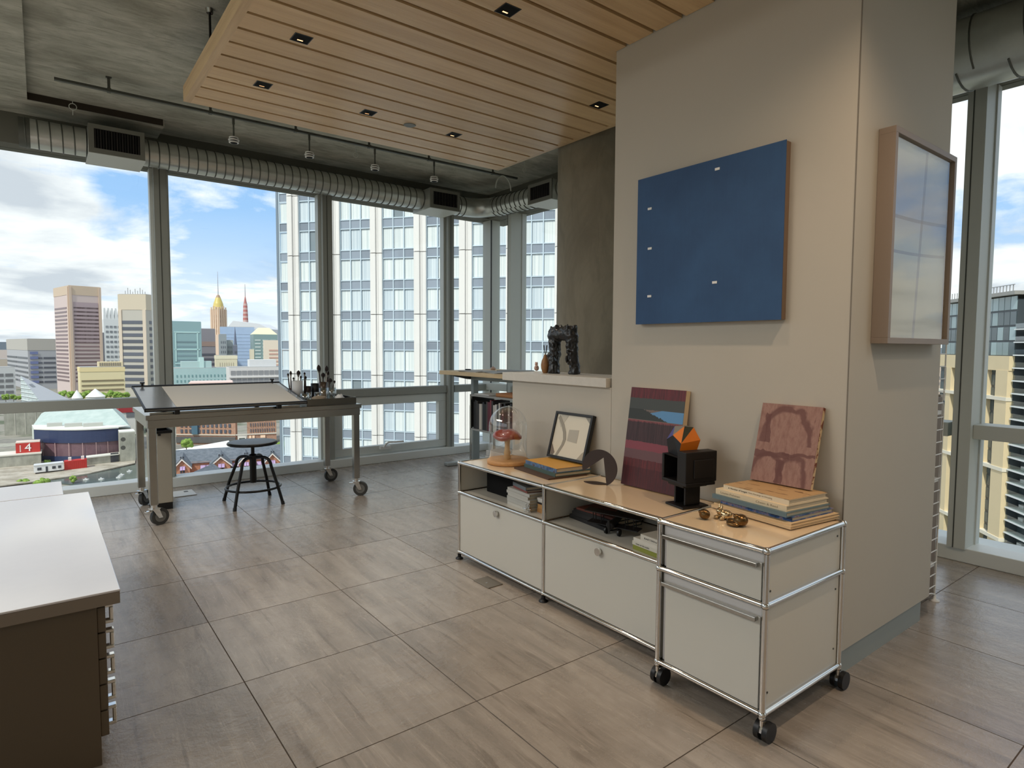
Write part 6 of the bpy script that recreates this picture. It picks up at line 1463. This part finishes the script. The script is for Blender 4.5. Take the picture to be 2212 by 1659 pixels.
# ================================================================== white hotel tower next door
def hotel():
    def vdir(px): d = ray(px, 745); v = Vector((d.x, d.y, 0)); return v.normalized()
    D = -vdir(-4150) ; D = D if D.dot(Rh) > 0 else -D           # along the facade, to the right
    N = D.cross(Zu); N = N if N.dot(Fh) < 0 else -N
    P = wp(816, 760, 64.); P.z = 0
    sol = lambda px: solve(P, D, px)
    pil = [639, 726, 816.5, 909, 1006.5]
    sp = [sol(x) for x in pil]; pitch = (sp[-1]-sp[0])/4
    sp = [sp[0]+pitch*k for k in range(9)]
    pw = sol(829)-sol(804)
    s_l = sol(604)
    fz = lambda py: zat(765, py, P+D*sol(765))
    fl_h = (fz(475)-fz(801))/5; z_ref = fz(475)-0.                   # a spandrel top
    sph = fz(475)-fz(494.5)
    zt = z_ref+fl_h*5.3; zb = z_ref-fl_h*16
    nF = 13; kmin = -9
    o = thing('hotel_tower', 'white hotel tower with pilasters and curtained window grid across the street', 'building', P)
    sE = sp[-1]+pw
    body = flat(150, 160, 168, .6)
    obj('core', MB().obox(P+D*(s_l+1.4)-N*1.2+Zu*GZ, D*(sE-s_l-1.4), -N*30, Zu*(zt-GZ)), body, o)
    obj('side_wall', MB().obox(P+D*s_l-N*8+Zu*GZ, D*1.5, -N*22, Zu*(zt-GZ)), flat(170, 176, 180, .5), o)
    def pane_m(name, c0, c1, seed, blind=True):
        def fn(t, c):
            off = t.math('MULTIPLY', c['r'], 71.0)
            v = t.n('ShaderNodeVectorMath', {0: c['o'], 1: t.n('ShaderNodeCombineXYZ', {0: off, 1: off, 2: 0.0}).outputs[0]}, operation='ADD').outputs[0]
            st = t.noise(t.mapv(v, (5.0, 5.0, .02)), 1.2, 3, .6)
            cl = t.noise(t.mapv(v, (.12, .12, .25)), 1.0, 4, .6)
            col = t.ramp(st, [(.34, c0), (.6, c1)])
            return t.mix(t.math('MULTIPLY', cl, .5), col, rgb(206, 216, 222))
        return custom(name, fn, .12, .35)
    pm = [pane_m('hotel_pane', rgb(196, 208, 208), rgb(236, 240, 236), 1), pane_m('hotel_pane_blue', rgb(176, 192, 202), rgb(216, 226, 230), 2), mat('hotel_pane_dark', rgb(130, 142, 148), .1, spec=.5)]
    spm = mat('spandrel', rgb(140, 150, 162), .22, spec=.4, rndv=.14, vary=.12, scale=.25)
    gz = flat(196, 212, 222, .4)
    rr = random.Random(5)
    off = wloc(o)
    ph = fl_h-sph
    bays = []
    bays.append((s_l+.25, sp[0]-pw/2, 1))
    for k in range(8): bays.append((sp[k]+pw/2, sp[k+1]-pw/2, 3))
    z_hi = zt; 
    cache = {}
    for bi, (s0, s1, nc) in enumerate(bays):
        w = (s1-s0)/nc
        for c in range(nc):
            a0 = s0+c*w
            b = .07
            mp = MB().obox(P+D*(a0+b)-N*.10, D*(w-2*b), -N*.06, Zu*(ph-.16))
            meshes = [mp.mesh('window_pane', m_, off) for m_ in pm]
            msp = MB().obox(P+D*(a0+b)-N*.04, D*(w-2*b), -N*.10, Zu*(sph-.10)).mesh('spandrel_panel', spm, off)
            for f in range(-8, 3):
                zt_ = z_ref+f*fl_h
                if bi > 6 and f < -4: continue
                link('spandrel_panel', msp, o, (0, 0, zt_-sph+.05))
                q = rr.random(); mi = 2 if q > .965 else (1 if q > .72 else 0)
                link('window_pane', meshes[mi], o, (0, 0, zt_-fl_h+.08))
        # white metal glazing bars: verticals and the two rails per floor
        for c in range(nc+1): obj('glazing_bar', MB().obox(P+D*(s0+c*w-.05)-N*.08+Zu*zb, D*.10, N*.14, Zu*(zt-zb)), gz, o)
        mr = MB().obox(P+D*s0-N*.08, D*(s1-s0), N*.10, Zu*.10).mesh('glazing_rail', gz, off)
        for f in range(-8, 3):
            link('glazing_rail', mr, o, (0, 0, z_ref+f*fl_h-.04)); link('glazing_rail', mr, o, (0, 0, z_ref+f*fl_h-sph-.05))
    # fluted white pilasters in two-storey pieces, open joints between
    zj = zat(816, 547.7, P); pj = 2*fl_h
    wm = mat('white_precast', rgb(226, 224, 220), .6, vary=.03, scale=.6, rndv=.03)
    for k in range(9):
        c0 = P+D*(sp[k]-pw/2)
        b = MB()
        b.obox(c0-N*.3, D*pw, N*.55, Zu*(pj-.08)).obox(c0+D*(pw*.10)+N*.25, D*(pw*.42), N*.22, Zu*(pj-.08)).obox(c0+D*(pw*.62)+N*.25, D*(pw*.06), N*.06, Zu*(pj-.08))
        me = b.mesh('pilaster', wm, off)
        mj = MB().obox(c0-N*.3, D*(pw-.02), N*.48, Zu*.08).mesh('joint', flat(150, 146, 142), off)
        for i in range(-5, 4):
            link('pilaster', me, o, (0, 0, zj-pj*i-pj+.04)); link('joint', mj, o, (0, 0, zj-pj*i-.04))
    # corner post and floor edges on the left end
    obj('corner_post', MB().obox(P+D*(s_l-.1)-N*.1+Zu*zb, D*.28, N*.2, Zu*(zt-zb)), flat(120, 134, 146, .4), o)
hotel()

# ================================================================== dark glass towers through the right window
def right_tower():
    def vdir(px): d = ray(px, 745); v = Vector((d.x, d.y, 0)); return v.normalized()
    D = vdir(1330); D = D if D.dot(Rh) > 0 else -D
    # facade runs from far (left) to near (right)
    D = -D if D.dot(Fh) > 0 else D
    N = D.cross(Zu); 
    P = wp(2185, 760, 150.); P.z = GZ
    if N.dot(P.normalized()) > 0: N = -N
    sol = lambda px: solve(P, D, px)
    zz = lambda px, py: zat(px, py, P+D*sol(px))-GZ
    o = thing('glass_tower', 'dark glass apartment tower with cream stone piers through the right window', 'building', P)
    sA, sB = sol(2030), sol(2187)
    gl = mat('dark_glass', rgb(78, 92, 96), .12, spec=.8, vary=.2, scale=.15, rndv=.2); cr = mat('cream_stone', rgb(226, 206, 166), .7, vary=.06, scale=.2)
    zt = zz(2160, 640); zc_ = zz(2120, 768)
    obj('core', MB().obox(P+D*sA-N*.6, D*(sB-sA), -N*25, Zu*(zt-1)), flat(70, 78, 82, .4), o)
    # upper glass floors
    n = 14; w = (sB-sA)/n; fh = (zt-zc_)/4
    off = wloc(o)
    for k in range(n):
        me = MB().obox(P+D*(sA+k*w+.1)-N*.45, D*(w-.2), -N*.15, Zu*(fh-.5)).mesh('glass_panel', gl, off)
        ml = MB().obox(P+D*(sA+k*w+.1)-N*.45, D*(w-.2), -N*.15, Zu*(fh-.5)).mesh('glass_panel', mat('pale_glass_%d' % k, rgb(150, 170, 172), .12, spec=.8, rndv=.3) if k == 0 else MATS['pale_glass_0'], off)
        for f in range(4): link('glass_panel', ml if f == 3 or rnd.random() < .22 else me, o, (0, 0, zc_+f*fh+.2))
        ml2 = MB().obox(P+D*(sA+k*w+.1)-N*.5, D*(w-.2), -N*.1, Zu*2.6).mesh('glass_panel', gl, off)
        if True:
            for f in range(15): link('glass_panel', ml2, o, (0, 0, zc_-4.2-f*3.25))
    obj('roof_slab', MB().obox(P+D*sA+N*.8+Zu*zt, D*(sB-sA+1), -N*26, Zu*.9), flat(160, 158, 152), o)
    for k in range(26): obj('rail_post', MB().obox(P+D*(sA+(sB-sA)*(k+.5)/26)+N*.3+Zu*(zt+.9), D*.15, -N*.15, Zu*1.6), flat(150, 150, 148), o)
    obj('roof_rail', MB().obox(P+D*(sA+(sB-sA)*.3)+N*.3+Zu*(zt+2.4), D*((sB-sA)*.7), -N*.15, Zu*.15), flat(150, 150, 148), o)
    # cream frame: head beam, piers, spandrel beams
    obj('cream_beam', MB().obox(P+D*sA+N*.6+Zu*(zc_-3.6), D*(sB-sA), -N*1.2, Zu*3.6), cr, o)
    for a, b in ((2160, 2186), (2130, 2140), (2086, 2096), (2052, 2062)):
        s0, s1 = sol(a), sol(b); zq = zc_-3.6
        obj('cream_pier', MB().obox(P+D*s0+N*.7, D*(s1-s0), -N*1.3, Zu*(zq+.1)), cr, o)
    for f in range(5): obj('cream_sill', MB().obox(P+D*sA+N*.9+Zu*(zz(2120, 858)-f*17.5), D*(sB-sA), -N*1.4, Zu*.9), flat(232, 224, 204), o)
    # balcony tower at the right
    o2 = thing('balcony_tower', 'dark glass tower with stacked white edged balconies at the right edge', 'building', P+D*(sB+14))
    sC = sB+34
    zt2 = zz(2187, 628)
    obj('core', MB().obox(P+D*(sB+.1)-N*3, D*(sC-sB), -N*24, Zu*(zt2+3)), gl, o2)
    obj('brown_panel', MB().obox(P+D*(sB+.2)-N*2.9+Zu*(zc_+3), D*4, -N*.2, Zu*10), flat(110, 96, 90, .5), o2)
    off2 = wloc(o2)
    ms = MB().obox(P+D*(sB+.2), D*22, -N*3, Zu*.3).mesh('balcony_slab', flat(232, 234, 232), off2); mr = MB().obox(P+D*(sB+.5)+N*-.1, D*21, -N*.08, Zu*1.1).mesh('balcony_glass', glassy('balcony_glass', (.75, .82, .82), 1.6, .08), off2); mf = MB().obox(P+D*(sB+2.2)-N*1.9, D*1.8, -N*.9, Zu*.9).mesh('balcony_furniture', flat(206, 206, 202), off2)
    mw = MB().obox(P+D*(sB+6)-N*2.9, D*.25, N*.2, Zu*3.2).mesh('frame_bar', flat(120, 128, 128), off2)
    z = zz(2187, 713); f = 0
    pitch = 3.12
    while z > 2:
        link('balcony_slab', ms, o2, (0, 0, z)); link('balcony_glass', mr, o2, (0, 0, z+.45)); link('frame_bar', mw, o2, (0, 0, z+.5))
        if f % 3 != 1: link('balcony_furniture', mf, o2, (0, 0, z+.5))
        z -= pitch; f += 1
    obj('roof_canopy', MB().prism([P+D*(sB+8)-N*2+Zu*(zt2+3), P+D*(sB+24)-N*2+Zu*(zt2+3), P+D*(sB+24)-N*2+Zu*(zt2+9), P+D*(sB+5.5)-N*2+Zu*(zt2+9)], -N*8), flat(176, 176, 168), o2)
right_tower()
for k, (c_, r_, tp, Z_, a_, col_, lb) in enumerate(((1960, 2075, 792, 420, 12, (176, 160, 146), 'tan apartment block far beyond the glass tower, hidden from most of the room'), (1830, 1940, 800, 560, 8, (150, 152, 156), 'grey office block far beyond the glass tower, hidden by the painted block'), (1700, 1810, 786, 640, 6, (196, 188, 176), 'cream office block far out to the right, hidden by the painted block'), (1560, 1680, 806, 520, 10, (164, 128, 112), 'brick warehouse far out to the right, hidden by the painted block'), (1420, 1540, 780, 760, 8, (184, 190, 194), 'pale glass block far out to the right, hidden by the concrete column'))):
    o, P, dR, dL, sR, sL, H = building('distant_building', lb, 'building', c_, c_-1, r_, tp, Z_, a_, flat(*col_), None, 40)
    bands(o, P, dR, -dL, 1, sR-1, 4, H-2, 4, 1.8, DKW, 6, 1.2)
# plinth base so that the ground shows only where the photo shows it; roof terrace level of our own building
